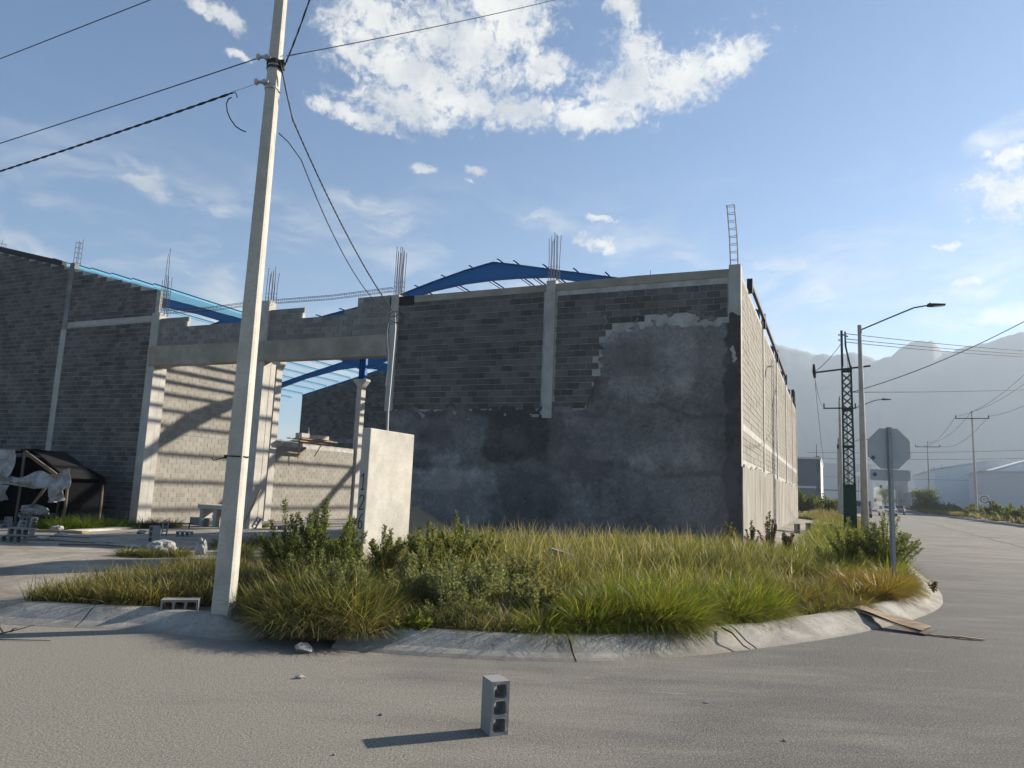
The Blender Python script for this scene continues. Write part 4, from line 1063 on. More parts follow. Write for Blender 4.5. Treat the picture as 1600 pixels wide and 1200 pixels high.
# long pale slab edges on the dirt at the left
for k, (a_, c_, wd, lab) in enumerate((((-13.4, 22.8), (-12.9, 27.0), .35, 'long pale timber lying on the dirt before the left warehouse'), ((-15.6, 23.6), (-12.6, 22.2), .22, 'weathered timber lying left of the long pale timber'))):
    b = MB(); za, zb_ = gz1(*a_)+.03, gz1(*c_)+.05; b.bar((*a_, za), (*c_, zb_), wd, .07); tag(b.build('timber', 'wood' if k else 'concrete_pale', None), lab, 'timber')
b = MB(); b.tube([(-12.6, 25.2, .0), (-11.8, 25.5, .03), (-11.0, 25.9, .03)], .02, 6); b.tube([(-12.5, 25.2, -.4), (-12.5, 25.2, .0)], .02, 6); b.tube([(-11.1, 25.9, -.4), (-11.1, 25.9, .03)], .02, 6)
tag(b.build('steel_rod_rail', 'dark_steel', None), 'thin dark bent rod propped low over the dirt near the gate', 'rod')

# ================================================================== STREET FURNITURE ALONG THE ROAD
# ---- stop sign seen from behind
st = thing('stop_sign', (7.38, 14.05, gz1(7.38, 14.05)), math.radians(-6), 'grey back of an octagonal road sign on a post at the bend', 'road sign')
b = MB(); b.bx(-.03, .03, -.045, .015, -.3, 3.03); b.bx(-.045, -.03, .0, .02, -.3, 3.03); b.bx(.03, .045, .0, .02, -.3, 3.03); b.build('post', 'galvanised', st)
def octagon(r): return [(r*math.cos(math.pi/8+k*math.pi/4), r*math.sin(math.pi/8+k*math.pi/4)) for k in range(8)]
b = MB(); b.prism([(x, z+2.615) for x, z in octagon(.418)], 'y', .032, .036); sp_ = b.build('octagon_panel', 'sign_back', st); sp_['label'] = 'plain grey octagonal back plate'
b = MB(); b.prism([(x, z+2.615) for x, z in octagon(.424)], 'y', .037, .041); b.build('front_sheet', 'red_paint', st)
def rrect(w, h, r, cz):
    P = []
    for cx, cz_, a0 in ((w/2-r, h/2-r, 0), (-w/2+r, h/2-r, 90), (-w/2+r, -h/2+r, 180), (w/2-r, -h/2+r, 270)):
        for k in range(5): a = math.radians(a0+k*22.5); P.append((cx+r*math.cos(a), cz+cz_+r*math.sin(a)))
    return P
b = MB(); b.prism(rrect(.75, .215, .045, 2.10), 'y', .022, .03); b.build('lower_plate', 'sign_back', st)
for x, z, y in ((-.30, 2.43, .031), (-.285, 2.105, .021)):
    b = MB(); b.prism([(x, z+.047), (x+.047, z), (x, z-.047), (x-.047, z)], 'y', y-.003, y); sk = b.build('sticker', 'sticker_blue', st)
    b = MB(); b.prism([(x, z+.018), (x+.018, z), (x, z-.018), (x-.018, z)], 'y', y-.005, y-.0032); b.build('sticker_mark', 'grey_paint', sk)
for z in (2.9, 2.35, 2.1):
    b = MB(); b.tube([(0, -.055, z), (0, .05, z)], .009, 6); b.build('bolt', 'dark_steel', st)
# ---- street lamps
def street_lamp(w, v, H, label, arm=2.6, rise=.95, group='street lamps along the road', zb=.3):
    p = LW(w, v, zb); t = thing('street_lamp', p, -ANG, label, 'street lamp', group)
    b = MB(); b.tube([(0, 0, -.4), (0, 0, H*.5), (0, 0, H-.02)], [.165, .125, .085], 12); b.tube([(0, 0, H-.25), (0, 0, H+.12)], .095, 10); b.build('pole', 'concrete', t, smooth=True)
    b = MB(); b.tube([(.0, 0, H-.12), (arm*.45, 0, H-.12+rise*.52), (arm*.85, 0, H-.12+rise*.97), (arm*1.0, 0, H-.12+rise*1.03), (arm*1.1, 0, H-.12+rise*1.05)], .032, 8); b.build('arm', 'dark_steel', t, smooth=True)
    b = MB(); x0 = arm*1.05; z0 = H-.12+rise*1.05
    b.prism([(x0, z0-.05), (x0+.2, z0-.07), (x0+.72, z0-.035), (x0+.72, z0+.01), (x0+.25, z0+.06), (x0, z0+.05)], 'y', -.13, .13); h = bevel(b.build('lamp_head', 'dark_steel', t), .02)
    b = MB(); b.prism([(x0+.24, z0-.082), (x0+.66, z0-.055), (x0+.66, z0-.046), (x0+.24, z0-.07)], 'y', -.10, .10); b.build('lens', 'lens_clear', h)
    b = MB(); b.box((x0+.12, 0, z0+.075), (.09, .07, .06)); b.build('photocell', 'dark_steel', h)
    return t
street_lamp(3.58, 15.2, 9.35, 'tall grey street lamp with long dark arm, nearest beside the lattice tower')
street_lamp(3.6, 48, 9.35, 'second street lamp further down the road, its arm seen behind the near lamp')
street_lamp(3.6, 92, 9.35, 'small third street lamp far down the road left side')
# ---- green lattice tower
tw = thing('lattice_tower', LW(2.99, 15.4, .3), -ANG, 'narrow dark green lattice steel pole tower carrying wires', 'tower')
def tower():
    s0, s1 = .24, .17; H = 9.25; leg = MB()
    f = lambda z: s0+(s1-s0)*z/H
    for sx in (-1, 1):
        for sy in (-1, 1):
            b = MB(); b.bar((sx*s0, sy*s0, -.3), (sx*f(7.6), sy*f(7.6), 7.6), .075); b.build('leg', 'green_paint', tw)
    b = MB(); zs = [2.2+k*.36 for k in range(15)]
    for i in range(len(zs)-1):
        z0, z1 = zs[i], zs[i+1]; a, c = f(z0), f(z1)
        for k, (p, q) in enumerate((((-1, -1), (1, -1)), ((1, -1), (1, 1)), ((1, 1), (-1, 1)), ((-1, 1), (-1, -1)))):
            if i % 2: p, q = q, p
            b.bar((p[0]*a, p[1]*a, z0), (q[0]*c, q[1]*c, z1), .036)
            if k in (0, 2): b.bar((q[0]*a, q[1]*a, z0), (p[0]*c, p[1]*c, z1), .028)
    b.build('lacing', 'green_paint', tw)
    for z in (2.15, 3.9, 5.6, 7.4):
        b = MB(); a = f(z)+.03; 
        for p, q in (((-1, -1), (1, -1)), ((1, -1), (1, 1)), ((1, 1), (-1, 1)), ((-1, 1), (-1, -1))): b.bar((p[0]*a, p[1]*a, z), (q[0]*a, q[1]*a, z), .03, .10)
        b.build('tie_band', 'green_paint', tw)
    b = MB(); a0, a1 = s0+.034, f(2.1)+.034
    b.add([(-a0, -a0, -.3), (a0, -a0, -.3), (a0, a0, -.3), (-a0, a0, -.3), (-a1, -a1, 2.1), (a1, -a1, 2.1), (a1, a1, 2.1), (-a1, a1, 2.1)], [(0, 1, 5, 4), (1, 2, 6, 5), (2, 3, 7, 6), (3, 0, 4, 7), (4, 5, 6, 7)]); b.build('base_panel', 'green_paint', tw)
    b = MB(); b.bar((-.17, 0, 7.6), (-.17, 0, H+.05), .10); b.bar((.17, 0, 7.55), (-.02, 0, 8.6), .07); b.bar((-.02, 0, 8.6), (-.02, 0, H), .07); b.bar((-.2, 0, H-.1), (.1, 0, H-.25), .05); b.build('mast_head', 'dark_steel', tw)
    b = MB(); b.bar((-1.35, 0, 7.35), (1.0, 0, 7.6), .07); b.build('crossarm', 'dark_steel', tw)
    b = MB(); b.tube([(-1.35, 0, 7.1), (-1.37, 0, 7.4), (-1.38, 0, 7.75)], [.06, .09, .05], 8); b.build('insulator', 'dark_steel', tw)
    for k in range(2): insulator(tw, (-.24, 0, H-.15-.25*k), .06)
tower()
# ---- timber/concrete utility poles with crossarms
def util_pole(w, v, H, label, arm=1.0, m_='concrete', zb=.15, rot=0, second=False, group='utility poles along the road'):
    t = thing('crossarm_pole', LW(w, v, zb), -ANG+rot, label, 'utility pole', group)
    b = MB(); b.tube([(0, 0, -.5), (0, 0, H*.5), (0, 0, H)], [.19, .15, .10], 8); b.build('shaft', m_, t)
    for k in range(2 if second else 1):
        z = H-.75-k*1.2; b = MB(); b.bar((-arm, -.12, z), (arm, -.12, z), .11, .12); b.build('crossarm', 'dark_steel', t)
        for x in (-arm+.08, arm-.08): bb = MB(); bb.tube([(x, -.12, z+.05), (x, -.12, z+.28), (x, -.12, z+.5)], [.05, .08, .04], 7); bb.build('insulator', 'dark_steel', t)
    bb = MB(); bb.tube([(0, 0, H), (0, 0, H+.4)], [.06, .04], 6); bb.build('insulator', 'dark_steel', t)
    return t
util_pole(21.0, 101, 15.0, 'tall grey utility pole with one crossarm behind the speed limit sign', 2.1)
util_pole(21.0, 155, 14.6, 'utility pole with one crossarm beside the roadside tree', 2.3)
util_pole(3.1, 55, 11.2, 'utility pole with crossarm left of the lattice tower', 1.45)
util_pole(2.95, 60, 7.6, 'short plain pole just left of the crossarm pole near the tower', .01)
util_pole(30.0, 210, 12.5, 'distant double crossarm pole left of the white buildings', 2.0, second=True)
util_pole(34.0, 180, 11.0, 'distant double crossarm pole before the white warehouse', 2.1, second=True)
util_pole(17.3, 190, 11.5, 'thin distant pole behind the octagonal sign', .01)
util_pole(10.5, 250, 9.0, 'thin distant pole in the haze at the end of the road', .01)
util_pole(40.0, 128, 9.5, 'thin lighting pole in front of the grey warehouse on the right', .01, 'mid_grey')
# wires of the street
def P_(w, v, z): return LW(w, v, z)
TT = (2.9, 15.4)
wires = [
 (P_(3.0, 15.4, 9.45), P_(14.15, 30, 10.9), .08, .016, 'upper of three wires leaving the lattice tower to the right'),
 (P_(3.0, 15.4, 9.2), P_(14.15, 30, 10.72), .08, .016, 'middle wire leaving the lattice tower to the right'),
 (P_(3.0, 15.4, 9.05), P_(14.15, 30, 10.55), .08, .016, 'lowest of three wires leaving the lattice tower top'),
 (P_(3.2, 15.4, 6.7), P_(10.04, 12, 9.38), .28, .016, 'sagging wire rising from the middle of the lattice tower to the right edge'),
 (P_(3.2, 15.4, 6.7), P_(14.05, 30, 8.75), .06, .016, 'flat wire from the middle of the lattice tower across the road'),
 (P_(1.6, 15.4, 7.6), P_(1.75, 54, 10.7), .6, .012, 'wire from the tower crossarm insulator to the pole behind'),
 (P_(1.65, 15.4, 7.15), P_(1.72, 40, 4.9), .3, .010, 'thin jumper wire hanging below the tower crossarm'),
 (P_(2.8, 15.4, 9.0), P_(1.65, 15.4, 7.7), .12, .012, 'short jumper from tower head to its left insulator'),
 (P_(4.2, 55, 10.9), P_(3.0, 15.4, 9.1), .5, .012, 'wire from the crossarm pole back to the tower head'),
 (P_(18.98, 101, 14.7), P_(19.0, 155, 14.2), 1.6, .025, 'sagging wire between the two right poles, left strand'),
 (P_(23.0, 101, 14.7), P_(23.2, 155, 14.2), 1.6, .025, 'sagging wire between the two right poles, right strand'),
 (P_(21, 101, 15.4), P_(21, 155, 15.0), 1.3, .025, 'sagging wire between the two right pole tops'),
 (P_(18.98, 101, 14.7), P_(19, 45, 15.5), 1.4, .022, 'left wire from the tall right pole towards the right edge'),
 (P_(23.0, 101, 14.7), P_(23, 45, 15.5), 1.4, .022, 'right wire from the tall right pole towards the right edge'),
 (P_(21.0, 101, 15.4), P_(21, 45, 16.4), 1.2, .022, 'top wire from the tall right pole towards the right edge'),
 (P_(-2, 130, 9.8), P_(60, 105, 11.2), .8, .022, 'wire crossing the hazy background, lower'),
 (P_(-2, 130, 10.9), P_(60, 105, 12.6), .8, .022, 'wire crossing the hazy background, upper'),
 (P_(-2, 160, 7.3), P_(75, 120, 7.4), .5, .022, 'lowest background wire in front of the white warehouses'),
]
for a, c, dr, r, lab in wires: wire('overhead_wire', sag(a, c, dr, 16), r, 'cable_black', lab, 'overhead wires of the street', n=4)
# ---- speed limit sign
ss = thing('speed_sign', LW(19.9, 88, .14), -ANG, 'small round speed limit sign on a post at the right verge', 'road sign')
b = MB(); b.tube([(0, .06, -.3), (0, .06, 3.1)], .05, 8); b.build('post', 'galvanised', ss)
def disc(r, z, y0, y1, n=28): bb = MB(); bb.prism([(r*math.cos(2*math.pi*k/n), z+r*math.sin(2*math.pi*k/n)) for k in range(n)], 'y', y0, y1); return bb
bb = MB(); bb.prism(rrect(1.06, 1.06, .12, 2.62), 'y', .0, .02); bb.build('plate', 'white_paint', ss)
disc(.47, 2.62, -.008, -.003).build('red_ring', 'red_paint', ss); disc(.355, 2.62, -.014, -.010).build('white_disc', 'white_paint', ss)
def text_mesh(name, s, size, m_, parent, loc, rot):
    cu = bpy.data.curves.new(name, 'FONT'); cu.body = s; cu.size = size; cu.align_x = 'CENTER'; cu.align_y = 'CENTER'; cu.extrude = .002
    t = bpy.data.objects.new(name, cu); COL.objects.link(t); dg = bpy.context.evaluated_depsgraph_get()
    me = bpy.data.meshes.new_from_object(t.evaluated_get(dg)); bpy.data.objects.remove(t); me.materials.clear(); me.materials.append(MATS[m_])
    o = bpy.data.objects.new(name, me); COL.objects.link(o); o.parent = parent; o.location = loc; o.rotation_euler = rot; return o
text_mesh('digits', '30', .48, 'black_paint', ss, (0, -.018, 2.62), (math.pi/2, 0, 0))
# ---- vehicles far down the road
def vehicle(kind, w, v, rot, label, mcol):
    t = thing('parked_'+kind, LW(w, v, 0), -ANG+rot, label, kind, 'vehicles far down the road')
    if kind == 'van':
        prof = [(-2.2, .45), (2.2, .45), (2.25, .95), (1.75, 1.15), (1.15, 1.95), (-2.1, 2.0), (-2.25, 1.2)]; win = [(-1.95, 1.2), (1.5, 1.2), (1.05, 1.82), (-1.9, 1.85)]; W2 = .92; hh = 1.2
    else:
        prof = [(-2.15, .40), (2.15, .40), (2.2, .75), (1.2, .92), (.55, 1.42), (-.95, 1.46), (-1.6, 1.02), (-2.2, .95)]; win = [(-1.35, .98), (1.0, .95), (.5, 1.36), (-.9, 1.39)]; W2 = .86; hh = .95
    b = MB(); b.prism([(y, z) for y, z in prof], 'x', -W2, W2); body = bevel(b.build('body', mcol, t), .06, 2)
    for s in (-1, 1):
        b = MB(); b.prism(win, 'x', s*(W2+.006)-.004, s*(W2+.006)+.004); b.build('side_window', 'glass_dark', t)
    b = MB()
    y0, z0 = win[0]; 
    b.add([(-W2*.82, prof[-1][0]-.012, hh+.1), (W2*.82, prof[-1][0]-.012, hh+.1), (W2*.76, prof[-2][0]-.03, prof[-2][1]-.14), (-W2*.76, prof[-2][0]-.03, prof[-2][1]-.14)], [(0, 1, 2, 3)]) if kind == 'van' else b.add([(-W2*.8, -1.66, 1.06), (W2*.8, -1.66, 1.06), (W2*.72, -1.03, 1.44), (-W2*.72, -1.03, 1.44)], [(0, 1, 2, 3)])
    b.build('rear_window', 'glass_dark', t)
    for x in (-W2+.08, W2-.08):
        for y in (-1.35, 1.35):
            b = MB(); b.tube([(x-.1, y, .33), (x+.1, y, .33)], .33, 14); wl = b.build('wheel', 'rubber', t)
            bb = MB(); bb.tube([(x-.105, y, .33), (x+.105, y, .33)], .19, 10); bb.build('rim', 'galvanised', wl)
    for x in (-W2*.8, W2*.8):
        b = MB(); b.box((x, prof[-1][0]-.03, .95 if kind == 'van' else .78), (.16, .05, .3 if kind == 'van' else .14)); b.build('tail_light', 'red_paint', t)
vehicle('van', 5.55, 76, 0, 'dark windowed van parked behind the lattice tower', 'car_silver')
vehicle('car', 9.4, 96, .15, 'silver car standing far down the road behind the sign post', 'car_white')
vehicle('car', 12.6, 120, -.1, 'dark car farthest down the road', 'grey_paint')
# ================================================================== FAR BUILDINGS
def far_building(name, w0, w1, v0, v1, h, wallm, label, cat='building', sidem=None, gable=0, windows=(), extra=None, group=None):
    t = thing(name, LW((w0+w1)/2, v0, 0), -ANG, label, cat, group); hw = (w1-w0)/2; d = v1-v0
    b = MB()
    if gable: b.prism([(-hw, -.3), (hw, -.3), (hw, h), (hw*(gable[0]), gable[1]), (-hw, h)], 'y', 0, d)
    else: b.bx(-hw, hw, 0, d, -.3, h)
    b.build('wall', wallm, t)
    if not gable:
        b = MB(); b.bx(-hw-.15, hw+.15, -.15, d+.1, h+.004, h+.25); b.build('roof', 'mid_grey', t)
    else:
        b = MB(); pk = (hw*gable[0], gable[1])
        b.prism([(-hw-.2, h+.02), (pk[0], pk[1]+.03), (hw+.2, h+.02), (hw+.2, h+.25), (pk[0], pk[1]+.28), (-hw-.2, h+.25)], 'y', -.2, d+.2); b.build('roof', 'off_white', t)
    if sidem: b = MB(); b.bx(hw+.005, hw+.06, .1, d-.1, -.3, h-.05); b.build('lit_side_skin', sidem, t)  # pale skin over the wall, sunlight on this flank put into its colour
    for (x0, x1, z0, z1, wm) in windows:
        b = MB(); b.bx(x0, x1, -.05, -.004, z0, z1); f = b.build('window', wm, t)
        if wm == 'glass_dark':
            b = MB(); b.bx(x0-.08, x1+.08, -.09, -.052, z0-.12, z0-.02); b.build('sill', 'mid_grey', f)
    if extra: extra(t, hw, d)
    return t
def dark_extra(t, hw, d):
    b = MB(); b.bx(-hw, hw-.02, -.03, -.003, 3.3, 3.55); b.build('band', 'mid_grey', t)
    b = MB(); b.bx(hw-.5, hw-.1, -.06, -.004, -.3, 7.4); b.build('column', 'concrete_dark', t)
    b = MB(); b.tube([(hw-.4, 0, 7.3), (hw-.4, 0, 8.9)], .04, 5); b.build('antenna', 'dark_steel', t)
far_building('block_warehouse', -24, .95, 80, 104, 7.0, 'grey_paint', 'dark grey block warehouse past the end of the side wall', sidem='off_white', extra=dark_extra)
far_building('long_warehouse', -6, 15.4, 268, 310, 15.2, 'mid_grey', 'pale grey hazy warehouse behind the lattice tower and lamp', windows=((5.0, 9.4, 11.3, 12.5, 'white_paint'), (13.0, 13.8, 7, 8.2, 'glass_dark'), (-8.8, 8.8, 5.6, 6.0, 'grey_paint')))
def lou(t, hw, d):
    for k in range(7):
        b = MB(); b.bx(-3.0+k*1.15, -2.4+k*1.15, -.06, -.004, 4.8, 6.6); b.build('louvre', 'grey_paint', t)
far_building('white_warehouse', 23.5, 48, 168, 215, 9.8, 'off_white', 'white hazy warehouse with sloping roof left of the big grey one', gable=(-.0, 12.2), extra=lou)
far_building('white_warehouse', 31.2, 38.6, 146, 164, 8.9, 'off_white', 'white shed with a steep single slope roof above the grey warehouse', gable=(1.0, 11.5))
def strip(t, hw, d):
    b = MB(); b.bx(-hw, hw, -.06, -.004, -.2, 1.0); b.build('plinth', 'green_paint', t)
far_building('grey_warehouse', 26.5, 120, 130, 144, 8.0, 'mid_grey', 'large pale grey warehouse with green base at the right edge', extra=strip)
far_building('white_warehouse', 36.0, 120, 146, 168, 10.4, 'white_paint', 'white warehouse roof showing above the grey one at the right edge')
r2 = random.Random(5)
for k in range(9):
    w0 = 12+k*4.2; v0 = 330+r2.uniform(0, 90); far_building('distant_shed', w0, w0+r2.uniform(5, 11), v0, v0+20, r2.uniform(6, 15), r2.choice(['white_paint', 'off_white', 'mid_grey', 'grey_paint']),
        'small hazy building in the distance at the end of the road, number %d from the left' % (k+1) if False else ['leftmost', 'second', 'third', 'fourth', 'fifth', 'sixth', 'seventh', 'eighth', 'rightmost'][k]+' of the tiny hazy buildings past the end of the road', group='tiny far buildings', windows=((-1.2, .2, 2.5, 4.0, 'glass_dark'), (1.0, 2.2, 2.5, 4.0, 'glass_dark')))
b = MB(); b.bx(0, 22, 0, .15, 0, 3.2)
t = thing('boundary_wall', LW(22, 205, .1), -ANG, 'low dark boundary wall before the white hazy warehouse', 'wall')
for k in range(7): bb = MB(); bb.bx(k*2.2, k*2.2+2.1, 0, .15, -.2, 3.1); bb.build('panel', 'grey_paint', t)
for k in range(8): bb = MB(); bb.bx(k*2.2-.14, k*2.2+.04, -.08, .2, -.2, 3.3); bb.build('post', 'mid_grey', t)

# tar-sealed joints across the road beyond the bend
for k, (a_, c_) in enumerate((((21.4, 38.7), (31.7, 45.1)), ((43.9, 77.5), (23.3, 33.1)), ((60, 108), (33.3, 47.2)))):
    pts = [Vector((*a_, .004)).lerp(Vector((*c_, .004)), i/14)+Vector((random.uniform(-.12, .12), random.uniform(-.12, .12), 0)) for i in range(15)]
    b = MB()
    for p, q in zip(pts[:-1], pts[1:]):
        n = Vector((-(q-p).y, (q-p).x, 0)).normalized()*.05; b.add([p-n, q-n, q+n, p+n], [(0, 1, 2, 3)])
    tag(b.build('road_seam', 'black_paint', None, fix=False), kind='structure')

# more site debris on the dirt apron at the left
r3 = random.Random(9)
for k, (x, y, s_) in enumerate(((-10.6, 16.2, .10), (-11.4, 18.3, .14), (-7.6, 15.2, .08), (-9.0, 16.9, .07), (-12.4, 20.6, .16), (-7.0, 13.6, .07), (-11.0, 22.4, .15), (-8.2, 22.6, .16))):
    stone('stone_chunk', (x, y, gz1(x, y)+s_*.25), (s_*1.4, s_, s_*.6), ['grey rubble lump on the dirt apron behind the small block pile', 'larger rubble lump on the dirt apron left of the upright blocks', 'small rubble piece nearest the white sack', 'small rubble piece before the upright block', 'flat rubble lump on the sunlit dirt under the tarp shelter', 'small rubble piece in front of the white sack', 'rubble lump beside the long pale timber', 'rubble lump right of the lying block on the dirt'][k], 'concrete', 60+k, 'stone')
for k, (a_, c_, lab) in enumerate((((-10.4, 15.2), (-8.9, 16.1), 'thin stick lying on the dirt apron above the kerbside grass'), ((-8.6, 14.3), (-7.2, 14.6), 'short bent stick on the dirt left of the white sack'), ((-12.6, 19.0), (-11.0, 19.6), 'long stick on the dirt before the tarp shelter'))):
    b = MB(); m_ = ((a_[0]+c_[0])/2+.1, (a_[1]+c_[1])/2+.08)
    b.tube([(*a_, gz1(*a_)+.02), (*m_, gz1(*m_)+.05), (*c_, gz1(*c_)+.02)], [.02, .018, .01], 6); tag(b.build('stick', 'weathered_wood', None), lab, 'stick')
# ================================================================== VEGETATION
def PAL(*cols): return np.array(cols)
GREEN = PAL((.140, .180, .020), (.105, .145, .018), (.195, .215, .028), (.25, .23, .04), (.32, .27, .07), (.125, .15, .03))
OLIVE = PAL((.10, .118, .028), (.13, .128, .038), (.18, .155, .052), (.080, .10, .024), (.26, .21, .09))
DRY = PAL((.29, .235, .10), (.38, .31, .16), (.21, .175, .065), (.16, .155, .045))
GOLD = PAL((.27, .19, .042), (.33, .24, .07), (.19, .155, .035), (.24, .145, .04))
GREYW = PAL((.105, .115, .062), (.14, .145, .085), (.085, .095, .045), (.16, .14, .085))
class Blades:
    def __init__(s): s.V = []; s.F = []; s.T = []; s.n = 0
    def add(s, x, y, H, width, az, lean, curve, col):
        n = len(x); z = gz(x, y)-.02
        ts = np.array([0, .4, .75, 1.0]); ws = np.array([1, .85, .5, 0])
        dx, dy = np.cos(az), np.sin(az); px_, py_ = -dy, dx
        fa = rng.uniform(0, np.pi, n); qx, qy = np.cos(fa), np.sin(fa)
        rows = []
        for t, wf in zip(ts, ws):
            ang = lean+curve*t; r = H*t*np.sin(np.minimum(ang, 2.2)); h = H*t*np.cos(np.minimum(ang, 1.9))
            c = np.stack([x+dx*r, y+dy*r, z+np.maximum(h, .01)], 1)
            if wf > 0:
                off = np.stack([qx, qy, 0*qx], 1)*(width*wf*.5)[:, None]; rows.append(c-off); rows.append(c+off)
            else: rows.append(c)
        V = np.stack(rows, 1)          # n,7,3
        base = s.n+np.arange(n)[:, None, None]*7
        tri = np.array([[0, 1, 3], [0, 3, 2], [2, 3, 5], [2, 5, 4], [4, 5, 6]])
        s.F.append((base+tri[None]).reshape(-1, 3)); s.V.append(V.reshape(-1, 3))
        s.T.append(np.repeat(col, 7, 0)); s.n += n*7
    def tuft(s, cx, cy, R, H, n, pal, width=.007, spread=.75, curve=.8, base_r=.55):
        a = rng.uniform(0, 2*np.pi, n); r = np.sqrt(rng.random(n))
        x = cx+np.cos(a)*r*R*base_r; y = cy+np.sin(a)*r*R*base_r
        az = a+rng.normal(0, .55, n); lean = r*spread*rng.uniform(.5, 1.1, n)+rng.normal(0, .09, n)
        h = H*rng.uniform(.55, 1.08, n)*(1-.18*r)
        c = pal[rng.integers(0, len(pal), n)]*rng.uniform(.5, 1.5, n)[:, None]
        s.add(x, y, h, width*rng.uniform(.7, 1.9, n), az, lean, np.abs(rng.normal(curve, .3, n)), c)
    def field(s, inside, box, n, H, pal, width=.007, lean=.35, curve=.5, clump=.9):
        x = rng.uniform(box[0], box[1], n*4); y = rng.uniform(box[2], box[3], n*4)
        k = inside(x, y) & (fbm(x*clump, y*clump, 4)+rng.normal(0, .12, len(x)) > .42); x, y = x[k][:n], y[k][:n]; n = len(x)
        h = H*(.5+.9*fbm(x*.8, y*.8, 6))*rng.uniform(.5, 1.1, n); az = rng.uniform(0, 2*np.pi, n)
        c = pal[rng.integers(0, len(pal), n)]*rng.uniform(.5, 1.5, n)[:, None]
        s.add(x, y, h, width*rng.uniform(.7, 1.9, n), az, np.abs(rng.normal(0, lean, n)), np.abs(rng.normal(curve, .3, n)), c)
    def build(s, name, label):
        o = np_mesh(name, np.concatenate(s.V), np.concatenate(s.F), 'grass_blades', tint=np.concatenate(s.T))
        return tag(o, label, 'grass', kind='stuff')
def seg(x, y, poly):
    ins = np.zeros(len(x), bool); j = len(poly)-1
    for i in range(len(poly)):
        xi, yi = poly[i]; xj, yj = poly[j]
        ins ^= ((yi > y) != (yj > y)) & (x < (xj-xi)*(y-yi)/(yj-yi+1e-9)+xi); j = i
    return ins
def bank(tf, pts, pal, H, R, n, **kw):
    for x, y, s_ in pts: tf.tuft(x+random.uniform(-.06, .06), y+random.uniform(-.06, .06), R*s_, H*s_*random.uniform(.9, 1.1), int(n*s_), pal, **kw)
# bright green tufts right of centre
g = Blades()
bank(g, [(.95, 8.55, .85), (1.3, 8.75, 1.0), (1.65, 8.75, 1.05), (2.0, 8.95, 1.05), (1.45, 9.25, 1.0), (1.9, 9.5, 1.0), (2.3, 9.45, .95), (1.05, 9.0, .8), (2.2, 10.0, .9), (1.6, 9.9, .9)], GREEN, .68, .55, 2300, width=.0075, curve=.75)
bank(g, [(2.85, 9.55, .9), (3.15, 9.95, 1.0), (3.5, 10.1, 1.0), (3.35, 10.7, 1.0), (2.85, 10.3, .95), (3.75, 10.6, .9), (3.85, 11.2, .8)], GREEN, .62, .5, 1900, width=.0075, curve=.75)
bank(g, [(.25, 8.15, .5), (-.05, 8.3, .45), (-1.05, 8.1, .5), (.42, 8.5, .45)], GREEN, .5, .45, 900)
g.build('green_grass', 'bright green grass tufts right of centre above the kerb')
# brown to golden tufts further right
g = Blades()
bank(g, [(4.35, 10.95, .9), (4.7, 11.3, 1.0), (5.05, 11.55, .9), (4.6, 11.9, 1.0), (5.2, 12.2, .9)], np.concatenate([OLIVE, GOLD]), .52, .42, 1400)
bank(g, [(5.75, 12.0, .85), (6.1, 12.2, 1.0), (6.5, 12.6, 1.05), (6.15, 12.8, 1.0), (6.85, 13.1, 1.0), (6.5, 13.4, 1.0), (7.15, 13.6, .9), (5.7, 12.6, .9), (7.45, 14.2, .8)], GOLD, .58, .42, 1500, spread=.6)
g.build('golden_grass', 'golden brown dry grass along the kerb at the bend below the octagonal sign')
# overhanging fringe along the kerb
g = Blades(); kb = [(p, n) for p, n in zip(KBr, normals(KBr)) if .4 < p.x < 7.6 and p.y < 14.5]
for p, n in kb[::2]:
    q = p+n*(.66+random.uniform(-.06, .14)); s_ = random.uniform(.6, 1.05)
    pal = GREEN if q.x < 3.9 else (np.concatenate([OLIVE, GOLD]) if q.x < 5.2 else GOLD)
    if 3.95 < q.x < 4.25 or 2.45 < q.x < 2.6: continue
    g.tuft(q.x, q.y, .42*s_, (.56 if q.x < 3.9 else .42)*s_, int(900*s_), pal, spread=1.0, curve=1.0)
kb = [(p, n) for p, n in zip(KBr, normals(KBr)) if p.x < .4]
for p, n in kb[::2]:
    q = p+n*(.62+random.uniform(-.05, .15)); s_ = random.uniform(.35, .7); g.tuft(q.x, q.y, .4*s_, .5*s_, int(700*s_), np.concatenate([OLIVE, DRY]), spread=1.0, curve=1.0)
for k in range(14):
    x = -2.5+k*.085; y = 8.0+random.uniform(0, .35); s_ = random.uniform(.4, 1.0); g.tuft(x, y, .42*s_, .60*s_, int(480*s_), np.concatenate([OLIVE, OLIVE, DRY]), spread=1.0, curve=1.0)
g.build('kerb_fringe_grass', 'grass fringe drooping over the kerb of the corner lot')
# yellow meadow in front of the rendered wall
g = Blades()
mead = [(-2.1, 10.2), (.3, 9.6), (2.8, 10.4), (4.6, 12.2), (6.0, 14.0), (5.6, 17.0), (3.5, 18.5), (.5, 17.6), (-1.5, 15.5), (-2.0, 13.0)]
g.field(lambda x, y: seg(x, y, mead), (-2.2, 6, 9.6, 18.5), 46000, .54, np.concatenate([DRY, OLIVE, GREEN[2:], OLIVE, GREEN[2:4]]), width=.007, clump=.7)
bank(g, [(random.uniform(-1.2, 4.8), random.uniform(11.3, 16), random.uniform(.7, 1.1)) for _ in range(46)], np.concatenate([DRY[1:], OLIVE, GREEN[2:], GREEN[2:]]), .62, .5, 520, width=.007)
bank(g, [(random.uniform(-1.4, 2.5), random.uniform(10.2, 11.6), random.uniform(.6, 1.0)) for _ in range(16)], np.concatenate([DRY, OLIVE]), .60, .45, 520)
